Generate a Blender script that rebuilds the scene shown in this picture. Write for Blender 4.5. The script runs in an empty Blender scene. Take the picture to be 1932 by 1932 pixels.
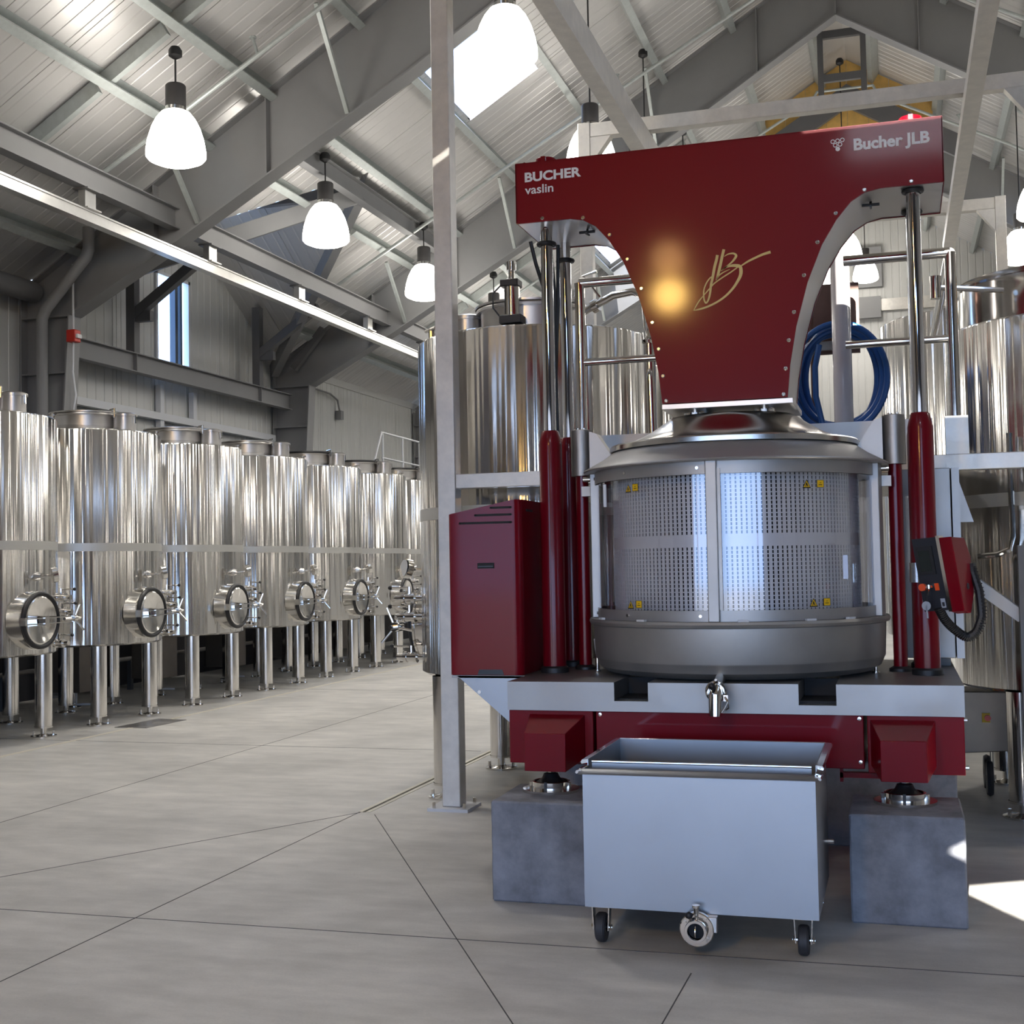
import bpy, bmesh, math, random
from math import pi, sin, cos, radians, sqrt, atan2
from mathutils import Vector, Matrix
from mathutils.geometry import tessellate_polygon
random.seed(7)
SC = bpy.context.scene
COL = SC.collection

# ------------------------------------------------------------------ camera
cam_d = bpy.data.cameras.new('camera')
cam = bpy.data.objects.new('camera', cam_d); COL.objects.link(cam)
XC = Vector((0.95670956, 0.29046338, -0.01838081))
YC = Vector((0.02971682, -0.03466435, 0.9989571))
ZC = Vector((0.28952329, -0.95625802, -0.04179537))
Mc = Matrix(((XC.x, YC.x, ZC.x, 0), (XC.y, YC.y, ZC.y, 0), (XC.z, YC.z, ZC.z, 1.6), (0, 0, 0, 1)))
cam.matrix_world = Mc
cam_d.sensor_fit = 'HORIZONTAL'; cam_d.sensor_width = 36.0
cam_d.lens = 36.0 * 2400.0 / 1932.0
cam_d.clip_start = 0.05; cam_d.clip_end = 300
SC.camera = cam

# ------------------------------------------------------------------ world, sun, exposure
W = bpy.data.worlds.new('sky'); SC.world = W; W.use_nodes = True
wn = W.node_tree.nodes; wl = W.node_tree.links
wn.clear()
wo = wn.new('ShaderNodeOutputWorld'); wb = wn.new('ShaderNodeBackground')
wb.inputs['Color'].default_value = (0.39, 0.60, 1.0, 1); wb.inputs['Strength'].default_value = 6.0
wl.new(wb.outputs[0], wo.inputs[0])
sun_d = bpy.data.lights.new('sun', 'SUN'); sun_d.energy = 30.0; sun_d.angle = radians(0.2); sun_d.color = (1.0, 0.95, 0.86)
sun = bpy.data.objects.new('sun', sun_d); COL.objects.link(sun)
SUN_DIR = Vector((0.05, 1.0, -0.48)).normalized()
sun.rotation_euler = SUN_DIR.to_track_quat('-Z', 'Y').to_euler(); sun.location = (0, -20, 14)
# daylight entering through the big open loading door behind the photographer
door_d = bpy.data.lights.new('loading_door_daylight', 'AREA'); door_d.shape = 'RECTANGLE'; door_d.size = 11.0; door_d.size_y = 3.8
door_d.cycles.is_portal = True      # guides the sky light that comes in through the doorway
door_l = bpy.data.objects.new('loading_door_daylight', door_d); COL.objects.link(door_l)
door_l.location = (-0.5, -4.05, 1.9); door_l.rotation_euler = (radians(90), 0, 0)
vs = SC.view_settings
vs.view_transform = 'Standard'; vs.look = 'None'; vs.gamma = 1.0; vs.use_curve_mapping = False
vs.exposure = 0.12
SC.cycles.max_bounces = 7; SC.cycles.diffuse_bounces = 3; SC.cycles.glossy_bounces = 4
SC.cycles.transmission_bounces = 4; SC.cycles.transparent_max_bounces = 6
SC.cycles.caustics_reflective = False; SC.cycles.caustics_refractive = False
SC.cycles.sample_clamp_indirect = 6.0
SC.cycles.use_denoising = True

# ------------------------------------------------------------------ materials
def srgb(r, g, b):
    f = lambda c: (c / 12.92) if c <= 0.04045 else ((c + 0.055) / 1.055) ** 2.4
    return (f(r / 255), f(g / 255), f(b / 255), 1)
def newmat(name):
    m = bpy.data.materials.new(name); m.use_nodes = True
    nt = m.node_tree
    return m, nt, nt.nodes['Principled BSDF']
def pmat(name, col, rough=0.5, metal=0.0, coat=0.0, noise=0.0, nscale=6.0, bump=0.0, bscale=60.0, rvar=0.0, emis=None, estr=0.0, spec=0.5, stretch=None, aniso=0.0, arot=0.25):
    m, nt, p = newmat(name)
    p.inputs['Base Color'].default_value = col
    p.inputs['Roughness'].default_value = rough
    p.inputs['Metallic'].default_value = metal
    p.inputs['Specular IOR Level'].default_value = spec
    if coat: p.inputs['Coat Weight'].default_value = coat; p.inputs['Coat Roughness'].default_value = 0.08
    N = nt.nodes; L = nt.links
    tc = N.new('ShaderNodeTexCoord'); mp = N.new('ShaderNodeMapping')
    if stretch: mp.inputs['Scale'].default_value = stretch
    L.new(tc.outputs['Object'], mp.inputs[0])
    if noise or rvar:
        nz = N.new('ShaderNodeTexNoise'); nz.inputs['Scale'].default_value = nscale; nz.inputs['Detail'].default_value = 6
        nz.inputs['Roughness'].default_value = 0.62
        L.new(mp.outputs[0], nz.inputs['Vector'])
        if noise:
            mr = N.new('ShaderNodeMapRange'); mr.inputs[1].default_value = 0.3; mr.inputs[2].default_value = 0.7
            mr.inputs[3].default_value = 1 - noise; mr.inputs[4].default_value = 1 + noise
            L.new(nz.outputs[0], mr.inputs[0])
            vm = N.new('ShaderNodeVectorMath'); vm.operation = 'SCALE'; vm.inputs[0].default_value = col[:3]
            L.new(mr.outputs[0], vm.inputs['Scale']); L.new(vm.outputs[0], p.inputs['Base Color'])
        if rvar:
            m2 = N.new('ShaderNodeMapRange'); m2.inputs[1].default_value = 0.3; m2.inputs[2].default_value = 0.7
            m2.inputs[3].default_value = max(0.02, rough - rvar); m2.inputs[4].default_value = rough + rvar
            L.new(nz.outputs[0], m2.inputs[0]); L.new(m2.outputs[0], p.inputs['Roughness'])
    if bump:
        n2 = N.new('ShaderNodeTexNoise'); n2.inputs['Scale'].default_value = bscale; n2.inputs['Detail'].default_value = 3
        L.new(mp.outputs[0], n2.inputs['Vector'])
        b = N.new('ShaderNodeBump'); b.inputs['Strength'].default_value = bump; b.inputs['Distance'].default_value = 0.01
        L.new(n2.outputs[0], b.inputs['Height']); L.new(b.outputs[0], p.inputs['Normal'])
    if aniso:
        p.inputs['Anisotropic'].default_value = aniso; p.inputs['Anisotropic Rotation'].default_value = arot
        tg = N.new('ShaderNodeTangent'); tg.direction_type = 'RADIAL'; tg.axis = 'Z'
        L.new(tg.outputs[0], p.inputs['Tangent'])
    if emis:
        p.inputs['Emission Color'].default_value = emis; p.inputs['Emission Strength'].default_value = estr
    return m

def tank_mat():
    # rolled stainless sheet: mirror-like with faint vertical waviness that draws reflections into upright streaks
    m, nt, p = newmat('rolled_stainless')
    N = nt.nodes; L = nt.links
    p.inputs['Base Color'].default_value = (0.72, 0.70, 0.67, 1); p.inputs['Metallic'].default_value = 1
    p.inputs['Roughness'].default_value = 0.15
    p.inputs['Anisotropic'].default_value = 0.8; p.inputs['Anisotropic Rotation'].default_value = 0.25
    tg = N.new('ShaderNodeTangent'); tg.direction_type = 'RADIAL'; tg.axis = 'Z'; L.new(tg.outputs[0], p.inputs['Tangent'])
    tc = N.new('ShaderNodeTexCoord'); mp = N.new('ShaderNodeMapping'); mp.inputs['Scale'].default_value = (1, 1, 0.008)
    L.new(tc.outputs['Object'], mp.inputs[0])
    oi = N.new('ShaderNodeObjectInfo')
    va = N.new('ShaderNodeVectorMath'); va.operation = 'ADD'
    cx = N.new('ShaderNodeCombineXYZ'); mu = N.new('ShaderNodeMath'); mu.operation = 'MULTIPLY'; mu.inputs[1].default_value = 17.0
    L.new(oi.outputs['Random'], mu.inputs[0]); L.new(mu.outputs[0], cx.inputs[0]); L.new(mp.outputs[0], va.inputs[0]); L.new(cx.outputs[0], va.inputs[1])
    n1 = N.new('ShaderNodeTexNoise'); n1.inputs['Scale'].default_value = 5.0; n1.inputs['Detail'].default_value = 1.2
    L.new(va.outputs[0], n1.inputs['Vector'])
    b1 = N.new('ShaderNodeBump'); b1.inputs['Strength'].default_value = 1.0; b1.inputs['Distance'].default_value = 0.06
    L.new(n1.outputs[0], b1.inputs['Height'])
    n2 = N.new('ShaderNodeTexNoise'); n2.inputs['Scale'].default_value = 17.0; n2.inputs['Detail'].default_value = 1.0
    L.new(va.outputs[0], n2.inputs['Vector'])
    b2 = N.new('ShaderNodeBump'); b2.inputs['Strength'].default_value = 1.0; b2.inputs['Distance'].default_value = 0.010
    L.new(n2.outputs[0], b2.inputs['Height']); L.new(b1.outputs[0], b2.inputs['Normal']); L.new(b2.outputs[0], p.inputs['Normal'])
    return m

M = {}
M['tank'] = tank_mat()
M['steel'] = pmat('brushed_stainless', (0.60, 0.58, 0.56, 1), 0.34, 1.0, noise=0.05, nscale=4, rvar=0.06)
M['steel_satin'] = pmat('satin_stainless', (0.33, 0.32, 0.31, 1), 0.46, 1.0, noise=0.08, nscale=3.5, rvar=0.08)
M['steel_bin'] = pmat('bin_stainless', (0.36, 0.37, 0.39, 1), 0.40, 1.0, noise=0.05, nscale=2.0, rvar=0.05)
M['polish'] = pmat('polished_steel', (0.75, 0.73, 0.70, 1), 0.12, 1.0, bump=0.05, bscale=9)
M['lid'] = pmat('spun_lid_steel', (0.66, 0.64, 0.60, 1), 0.2, 1.0, aniso=0.6, arot=0.0, noise=0.04)
M['chrome'] = pmat('chromed_rod', (0.82, 0.83, 0.86, 1), 0.05, 1.0)
M['basket'] = pmat('basket_steel', (0.92, 0.92, 0.90, 1), 0.45, 0.35)
M['weld'] = pmat('frosted_weld_band', (0.66, 0.65, 0.62, 1), 0.5, 1.0)
M['galv'] = pmat('galvanised_purlin', srgb(184, 190, 188), 0.42, 0.4, noise=0.08, nscale=14)
M['frame'] = pmat('grey_primed_steel', srgb(136, 136, 137), 0.55, 0.0, noise=0.05, nscale=2)
M['frame_dark'] = pmat('grey_girt_paint', srgb(104, 104, 106), 0.55, 0.0, noise=0.05, nscale=2)
M['alu'] = pmat('mill_aluminium', (0.74, 0.71, 0.66, 1), 0.38, 0.35, noise=0.10, nscale=9, rvar=0.08)
M['alu_bright'] = pmat('galvanised_rail', (0.70, 0.69, 0.66, 1), 0.3, 0.8, noise=0.08, nscale=6)
M['panel'] = pmat('white_roof_liner', srgb(212, 210, 208), 0.36, 0.25, noise=0.03, nscale=1.2)
M['wallp'] = pmat('white_wall_liner', srgb(205, 205, 202), 0.45, 0.0, noise=0.03, nscale=1.0)
M['red'] = pmat('burgundy_enamel', srgb(120, 7, 24), 0.36, 0.0, coat=0.22, spec=0.1, bump=0.03, bscale=260)
M['red_tube'] = pmat('burgundy_tube_enamel', srgb(108, 6, 22), 0.30, 0.0, coat=0.3, spec=0.2)
M['black'] = pmat('black_rubber', (0.012, 0.012, 0.014, 1), 0.45)
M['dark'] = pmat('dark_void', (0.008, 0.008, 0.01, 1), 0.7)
M['grey_rubber'] = pmat('tyre_rubber', (0.03, 0.03, 0.034, 1), 0.6)
M['white'] = pmat('white_print', srgb(236, 236, 236), 0.5)
M['gold'] = pmat('gold_print', srgb(214, 186, 112), 0.45)
M['yellow'] = pmat('warning_yellow', srgb(236, 190, 20), 0.5)
M['yellow_ply'] = pmat('yellow_plywood', srgb(224, 182, 104), 0.6, noise=0.15, nscale=5)
M['pvc'] = pmat('white_pvc', srgb(222, 216, 216), 0.18, coat=0.6)
M['rust'] = pmat('brown_board', srgb(112, 84, 74), 0.5, 0.2, noise=0.15, nscale=4)
M['rust_pipe'] = pmat('brown_pipe', srgb(96, 66, 54), 0.5, 0.3)
M['blue_hose'] = pmat('blue_hose', srgb(36, 92, 160), 0.42)
M['pad'] = pmat('cast_concrete_block', srgb(128, 130, 138), 0.85, noise=0.38, nscale=6, bump=0.25, bscale=40)
M['dial'] = pmat('gauge_face', srgb(205, 205, 200), 0.3)
M['alarm'] = pmat('alarm_red', srgb(196, 44, 30), 0.4)
M['orange'] = pmat('button_orange', srgb(236, 84, 30), 0.4)
M['screen'] = pmat('panel_screen', (0.012, 0.02, 0.02, 1), 0.12)
M['graph'] = pmat('panel_graphite', (0.02, 0.022, 0.03, 1), 0.35)
M['label_print'] = pmat('pale_print', srgb(170, 176, 186), 0.5)
M['lampcap'] = pmat('lamp_housing', srgb(70, 68, 68), 0.45, 0.3)
M['cord'] = pmat('lamp_cord', srgb(40, 40, 42), 0.5)
M['mullion'] = pmat('window_mullion', srgb(70, 84, 100), 0.5)
M['white_paint'] = pmat('white_painted_steel', srgb(214, 216, 220), 0.4)
M['dark_curb'] = pmat('dark_curb', srgb(44, 44, 48), 0.7)
M['asphalt'] = pmat('asphalt_yard', srgb(92, 92, 94), 0.9, noise=0.15, nscale=3)
M['pale_steel'] = pmat('pale_drain_edge', srgb(222, 216, 200), 0.5)
M['steel_dark'] = pmat('shaded_stainless', (0.30, 0.27, 0.24, 1), 0.4, 1.0, noise=0.08, nscale=4)
M['dark_liner'] = pmat('dark_wall_liner', srgb(70, 70, 74), 0.7)
M['tub'] = pmat('tub_stainless', (0.40, 0.39, 0.37, 1), 0.5, 0.8, noise=0.08, nscale=5, rvar=0.06)
M['post_steel'] = pmat('cage_post_steel', (0.42, 0.41, 0.40, 1), 0.45, 0.7, noise=0.06, nscale=5)
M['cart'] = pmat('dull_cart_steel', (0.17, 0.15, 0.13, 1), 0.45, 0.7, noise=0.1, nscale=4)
M['seal'] = pmat('joint_sealant', srgb(82, 82, 84), 0.8, noise=0.3, nscale=30)

def lamp_mat():
    m, nt, p = newmat('glowing_shade')
    N = nt.nodes; L = nt.links
    p.inputs['Base Color'].default_value = (0.9, 0.88, 0.84, 1); p.inputs['Roughness'].default_value = 0.4
    p.inputs['Emission Color'].default_value = (1.0, 0.95, 0.87, 1)
    p.inputs['Emission Strength'].default_value = 13.0
    return m
M['shade'] = lamp_mat()

def sky_sheet():
    m, nt, p = newmat('translucent_skylight')
    N = nt.nodes; L = nt.links; N.remove(p)
    t = N.new('ShaderNodeBsdfTranslucent'); t.inputs[0].default_value = (0.50, 0.53, 0.58, 1)
    tr = N.new('ShaderNodeBsdfTransparent'); tr.inputs[0].default_value = (0.35, 0.36, 0.38, 1)
    mx = N.new('ShaderNodeMixShader'); mx.inputs[0].default_value = 0.45
    L.new(t.outputs[0], mx.inputs[1]); L.new(tr.outputs[0], mx.inputs[2])
    L.new(mx.outputs[0], N['Material Output'].inputs[0])
    return m
M['skylight'] = sky_sheet()

def frosted():
    m, nt, p = newmat('frosted_sheet'); N = nt.nodes; L = nt.links; N.remove(p)
    t = N.new('ShaderNodeBsdfTranslucent'); t.inputs[0].default_value = (0.92, 0.95, 1.0, 1)
    L.new(t.outputs[0], N['Material Output'].inputs[0]); return m
M['frosted'] = frosted()
M['warm'] = pmat('warm_lamp_glass', (0.9, 0.8, 0.6, 1), 0.4, emis=(1.0, 0.62, 0.16, 1), estr=190.0)
M['warm2'] = pmat('dim_warm_lamp_glass', (0.9, 0.7, 0.5, 1), 0.4, emis=(1.0, 0.55, 0.2, 1), estr=42.0)
def clear_mat(name, tint, gloss=0.5, fac_scale=1.0):
    m, nt, p = newmat(name)
    N = nt.nodes; L = nt.links; N.remove(p)
    g = N.new('ShaderNodeBsdfGlossy'); g.inputs['Roughness'].default_value = 0.06; g.inputs[0].default_value = (0.95, 0.97, 1, 1)
    tr = N.new('ShaderNodeBsdfTransparent'); tr.inputs[0].default_value = tint
    lw = N.new('ShaderNodeLayerWeight'); lw.inputs['Blend'].default_value = 0.5
    pw = N.new('ShaderNodeMath'); pw.operation = 'POWER'; pw.inputs[1].default_value = 4.0
    mu = N.new('ShaderNodeMath'); mu.operation = 'MULTIPLY_ADD'; mu.inputs[1].default_value = 0.8; mu.inputs[2].default_value = 0.07*fac_scale; mu.use_clamp = True
    mx = N.new('ShaderNodeMixShader')
    L.new(lw.outputs['Facing'], pw.inputs[0]); L.new(pw.outputs[0], mu.inputs[0]); L.new(mu.outputs[0], mx.inputs[0])
    L.new(tr.outputs[0], mx.inputs[1]); L.new(g.outputs[0], mx.inputs[2])
    L.new(mx.outputs[0], N['Material Output'].inputs[0])
    return m
M['guard'] = clear_mat('clear_guard', (0.94, 0.94, 0.96, 1), fac_scale=0.8)
M['glass'] = clear_mat('window_glass', (0.92, 0.96, 1.0, 1))

def floor_mat():
    m, nt, p = newmat('sealed_concrete_floor')
    N = nt.nodes; L = nt.links
    tc = N.new('ShaderNodeTexCoord')
    def noise(scale, det, st=None):
        mp = N.new('ShaderNodeMapping')
        if st: mp.inputs['Scale'].default_value = st
        L.new(tc.outputs['Object'], mp.inputs[0])
        n = N.new('ShaderNodeTexNoise'); n.inputs['Scale'].default_value = scale; n.inputs['Detail'].default_value = det; n.inputs['Roughness'].default_value = 0.6
        L.new(mp.outputs[0], n.inputs['Vector']); return n
    a = noise(0.8, 6); b = noise(4, 9, (0.6, 1.5, 1)); c = noise(90, 2)
    r1 = N.new('ShaderNodeValToRGB'); r1.color_ramp.elements[0].position = 0.32; r1.color_ramp.elements[1].position = 0.68
    r1.color_ramp.elements[0].color = srgb(184, 182, 177); r1.color_ramp.elements[1].color = srgb(214, 211, 205)
    L.new(a.outputs[0], r1.inputs[0])
    mr = N.new('ShaderNodeMapRange'); mr.inputs[1].default_value = 0.35; mr.inputs[2].default_value = 0.65; mr.inputs[3].default_value = 0.86; mr.inputs[4].default_value = 1.12
    L.new(b.outputs[0], mr.inputs[0])
    mr2 = N.new('ShaderNodeMapRange'); mr2.inputs[1].default_value = 0.3; mr2.inputs[2].default_value = 0.7; mr2.inputs[3].default_value = 0.96; mr2.inputs[4].default_value = 1.04
    L.new(c.outputs[0], mr2.inputs[0])
    mm = N.new('ShaderNodeMath'); mm.operation = 'MULTIPLY'; L.new(mr.outputs[0], mm.inputs[0]); L.new(mr2.outputs[0], mm.inputs[1])
    vm = N.new('ShaderNodeVectorMath'); vm.operation = 'SCALE'; L.new(r1.outputs[0], vm.inputs[0]); L.new(mm.outputs[0], vm.inputs['Scale'])
    L.new(vm.outputs[0], p.inputs['Base Color'])
    r2 = N.new('ShaderNodeMapRange'); r2.inputs[1].default_value = 0.3; r2.inputs[2].default_value = 0.7; r2.inputs[3].default_value = 0.42; r2.inputs[4].default_value = 0.58
    L.new(b.outputs[0], r2.inputs[0]); L.new(r2.outputs[0], p.inputs['Roughness'])
    bp = N.new('ShaderNodeBump'); bp.inputs['Strength'].default_value = 0.12; bp.inputs['Distance'].default_value = 0.01
    L.new(b.outputs[0], bp.inputs['Height']); L.new(bp.outputs[0], p.inputs['Normal'])
    return m
M['floor'] = floor_mat()

# ------------------------------------------------------------------ mesh helper
class MB:
    def __init__(s): s.v = []; s.f = []
    def add(s, vs, fs):
        o = len(s.v); s.v += [tuple(v) for v in vs]; s.f += [tuple(i + o for i in f) for f in fs]; return s
    def box(s, x0, x1, y0, y1, z0, z1):
        return s.add([(x0,y0,z0),(x1,y0,z0),(x1,y1,z0),(x0,y1,z0),(x0,y0,z1),(x1,y0,z1),(x1,y1,z1),(x0,y1,z1)],
                     [(0,3,2,1),(4,5,6,7),(0,1,5,4),(1,2,6,5),(2,3,7,6),(3,0,4,7)])
    def bar(s, p0, p1, w, h, up=(0,0,1)):      # rectangular bar between two points; w sideways, h along up
        p0 = Vector(p0); p1 = Vector(p1); d = (p1 - p0).normalized(); u = Vector(up)
        sd = d.cross(u)
        if sd.length < 1e-4: sd = d.cross(Vector((1, 0, 0)))
        sd.normalize(); u = sd.cross(d).normalized()
        c = []
        for p in (p0, p1):
            for a, b in ((-1,-1),(1,-1),(1,1),(-1,1)): c.append(p + sd*(a*w/2) + u*(b*h/2))
        return s.add(c, [(0,3,2,1),(4,5,6,7),(0,1,5,4),(1,2,6,5),(2,3,7,6),(3,0,4,7)])
    def cyl(s, p0, p1, r0, r1=None, n=16, caps=True):
        r1 = r0 if r1 is None else r1
        p0 = Vector(p0); p1 = Vector(p1); d = (p1 - p0).normalized()
        a = d.orthogonal().normalized(); b = d.cross(a)
        vs = []
        for p, r in ((p0, r0), (p1, r1)):
            for i in range(n):
                t = 2*pi*i/n; vs.append(p + a*(r*cos(t)) + b*(r*sin(t)))
        fs = [(i, (i+1) % n, n+(i+1) % n, n+i) for i in range(n)]
        if caps: fs += [tuple(range(n-1, -1, -1)), tuple(range(n, 2*n))]
        return s.add(vs, fs)
    def tube(s, pts, r, n=10, caps=True):
        P = [Vector(p) for p in pts]; rings = []
        t0 = (P[1] - P[0]).normalized(); a = t0.orthogonal().normalized(); vs = []
        for i, p in enumerate(P):
            if i == 0: t = (P[1]-P[0]).normalized()
            elif i == len(P)-1: t = (P[-1]-P[-2]).normalized()
            else: t = ((P[i+1]-p).normalized() + (p-P[i-1]).normalized()).normalized()
            a = (a - t*a.dot(t)).normalized(); b = t.cross(a)
            rr = r[i] if isinstance(r, (list, tuple)) else r
            for k in range(n):
                q = 2*pi*k/n; vs.append(p + a*(rr*cos(q)) + b*(rr*sin(q)))
        fs = []
        for i in range(len(P)-1):
            for k in range(n): fs.append((i*n+k, i*n+(k+1) % n, (i+1)*n+(k+1) % n, (i+1)*n+k))
        if caps: fs += [tuple(range(n-1, -1, -1)), tuple(range((len(P)-1)*n, len(P)*n))]
        return s.add(vs, fs)
    def lathe(s, prof, c=(0,0,0), n=32, axis='z', closed=False, a0=0.0, a1=2*pi):
        full = abs(a1 - a0 - 2*pi) < 1e-6
        m = n if full else n + 1; vs = []
        for r, z in prof:
            for i in range(m):
                t = a0 + (a1-a0)*i/n
                if axis == 'z': q = (r*cos(t), r*sin(t), z)
                elif axis == 'x': q = (z, r*cos(t), r*sin(t))
                else: q = (r*sin(t), z, r*cos(t))
                vs.append((c[0]+q[0], c[1]+q[1], c[2]+q[2]))
        fs = []; k = len(prof)
        for j in range(k if closed else k-1):
            j2 = (j+1) % k
            for i in range(n):
                i2 = (i+1) % m
                fs.append((j*m+i, j*m+i2, j2*m+i2, j2*m+i))
        return s.add(vs, fs)
    def prism(s, poly, y0, y1, plane='xz'):    # poly in a plane, extruded along the third axis
        n = len(poly); vs = []
        for y in (y0, y1):
            for a, b in poly:
                vs.append((a, y, b) if plane == 'xz' else ((y, a, b) if plane == 'yz' else (a, b, y)))
        tri = tessellate_polygon([[Vector((a, b, 0)) for a, b in poly]])
        fs = [tuple(t) for t in tri] + [tuple(i+n for i in reversed(t)) for t in tri]
        fs += [(i, i+n, (i+1) % n + n, (i+1) % n) for i in range(n)]
        return s.add(vs, fs)
    def torus(s, c, R, r, axis='x', n=28, k=10, sx=1.0):
        pr = [(R + r*cos(2*pi*j/k), sx*r*sin(2*pi*j/k)) for j in range(k)]
        return s.lathe(pr, c, n, axis, closed=True)
    def mesh(s, name, mat, off=(0,0,0), sharp=32, flat=False):
        me = bpy.data.meshes.new(name)
        o = off
        me.from_pydata([(v[0]-o[0], v[1]-o[1], v[2]-o[2]) for v in s.v], [], s.f)
        bm = bmesh.new(); bm.from_mesh(me); bmesh.ops.recalc_face_normals(bm, faces=bm.faces); bm.to_mesh(me); bm.free()
        if not flat:
            me.shade_smooth(); me.set_sharp_from_angle(angle=radians(sharp))
        me.materials.append(M[mat] if isinstance(mat, str) else mat)
        return me
LOC = {}
def thing(name, label, cat, loc=(0,0,0), rz=0.0, group=None):
    o = bpy.data.objects.new(name, None); COL.objects.link(o); o.location = loc; o.rotation_euler = (0, 0, rz)
    o.empty_display_size = 0.1
    o['label'] = label; o['category'] = cat
    if group: o['group'] = group
    LOC[o.name] = tuple(loc); return o
def setting(name, loc=(0,0,0)):
    o = bpy.data.objects.new(name, None); COL.objects.link(o); o.location = loc; o['kind'] = 'structure'; LOC[o.name] = tuple(loc); return o
def obj(name, mb, mat, parent=None, local=False, sharp=32, bevel=0.0, flat=False):
    """link ONE mesh object; vertices are world coordinates unless local=True"""
    off = (0,0,0)
    if parent is not None and not local: off = LOC.get(parent.name, (0,0,0))
    me = mb.mesh(name, mat, off, sharp, flat) if isinstance(mb, MB) else mb
    o = bpy.data.objects.new(name, me); COL.objects.link(o)
    if parent is not None:
        o.parent = parent; LOC[o.name] = LOC.get(parent.name, (0,0,0))
    else: LOC[o.name] = (0,0,0)
    if bevel:
        b = o.modifiers.new('edge', 'BEVEL'); b.width = bevel; b.segments = 2; b.limit_method = 'ANGLE'; b.angle_limit = radians(40)
    return o
def tag(o, label, cat, group=None):
    o['label'] = label; o['category'] = cat
    if group: o['group'] = group
    return o
def solo(name, mb, mat, label, cat, group=None, base=None, **k):
    """a thing that is one mesh; its origin is put at its base"""
    xs = [v[0] for v in mb.v]; ys = [v[1] for v in mb.v]; zs = [v[2] for v in mb.v]
    b = base or ((min(xs)+max(xs))/2, (min(ys)+max(ys))/2, min(zs))
    me = mb.mesh(name, mat, b, k.get('sharp', 32))
    o = bpy.data.objects.new(name, me); COL.objects.link(o); o.location = b; LOC[o.name] = tuple(b)
    if k.get('bevel'):
        m = o.modifiers.new('edge', 'BEVEL'); m.width = k['bevel']; m.segments = 2; m.limit_method = 'ANGLE'; m.angle_limit = radians(40)
    return tag(o, label, cat, group)
def copy_tree(o, parent=None):
    c = o.copy(); COL.objects.link(c)
    if parent is not None: c.parent = parent
    for ch in list(o.children): copy_tree(ch, c)
    return c
def dup(root, loc, rz, label, group=None):
    c = copy_tree(root); c.location = loc; c.rotation_euler = (0, 0, rz); c['label'] = label
    if group: c['group'] = group
    return c

# ================================================================== BUILDING SHELL
XR = -0.72                       # ridge
ZD = 11.75; SL = 0.61            # roof deck apex height, slope
XL = -11.0; XRW = 9.56           # side wall planes
Y0, Y1 = -4.0, 36.0
FY = [0.05, 7.1, 14.15, 21.2, 28.3]   # portal frames
DA, DB, DC = 14.15, 21.2, 17.68  # dormer bay
ZDR = ZD - SL*(abs(-7.52 - XR))  # dormer ridge height
deck = lambda x: ZD - SL*abs(x - XR)
dormz = lambda y: ZDR - SL*abs(y - DC)
valley = lambda y: -7.52 - abs(y - DC)

# ---- floor: three slabs leaving two slot drains open
floor = MB()
floor.box(-14, -7.62, Y0, 40, -0.25, 0).box(-7.585, -3.425, Y0, 40, -0.25, 0)
floor.box(-3.425, -3.375, Y0, 7.76, -0.25, 0).box(-3.375, 12, Y0, 40, -0.25, 0)
floor.box(-14, 12, Y0, 40, -0.30, -0.25)
fo = obj('floor', floor, 'floor', flat=True); fo['kind'] = 'structure'
yard = obj('yard_ground', MB().box(-40, 40, -60, Y0, -0.30, -0.01), 'asphalt', flat=True); yard['kind'] = 'structure'
blocker = obj('sun_blocker', MB().box(-9.0, 8.0, Y0-8.5, Y0-0.02, 3.88, 3.98), 'panel', flat=True); blocker['kind'] = 'structure'  # unseen roof on posts, added to keep the sun off the doorway floor
for x in (-8.8, 7.8): obj('sun_blocker_post', MB().box(x-0.1, x+0.1, Y0-8.3, Y0-8.1, -0.01, 3.88), 'frame', blocker)
def strip(p0, p1, w=0.0045):
    return MB().bar((p0[0], p0[1], 0.0), (p1[0], p1[1], 0.0), w, 0.003)
joints = [((-3.43,7.76),(-3.43,-4)), ((-11,5.06),(4.6,5.33)), ((-3.42,7.75),(-9.6,-2.9)), ((-3.30,7.70),(2.0,-1.45)),
          ((-5.6,5.2),(-5.6,20)), ((-11,10.5),(-3.5,10.5)), ((-0.82,5.0),(-0.86,3.2)), ((-11,15.5),(-3.5,15.5))]
for a, b in joints: obj('joint_seal', strip(a, b), 'seal', fo)
for x in (-7.618, -7.588):
    obj('drain_edge', MB().box(x-0.012, x+0.012, 3, 36, -0.03, 0.003), 'pale_steel', fo)
for x in (-3.426, -3.374):
    obj('drain_edge', MB().box(x-0.015, x+0.015, 7.76, 36, -0.03, 0.003), 'pale_steel', fo)
obj('drain_cover', MB().prism([(-7.80,11.45),(-7.42,11.45),(-7.38,12.15),(-7.76,12.2)], 0.0, 0.004, 'xy'), 'steel_satin', fo)

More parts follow.
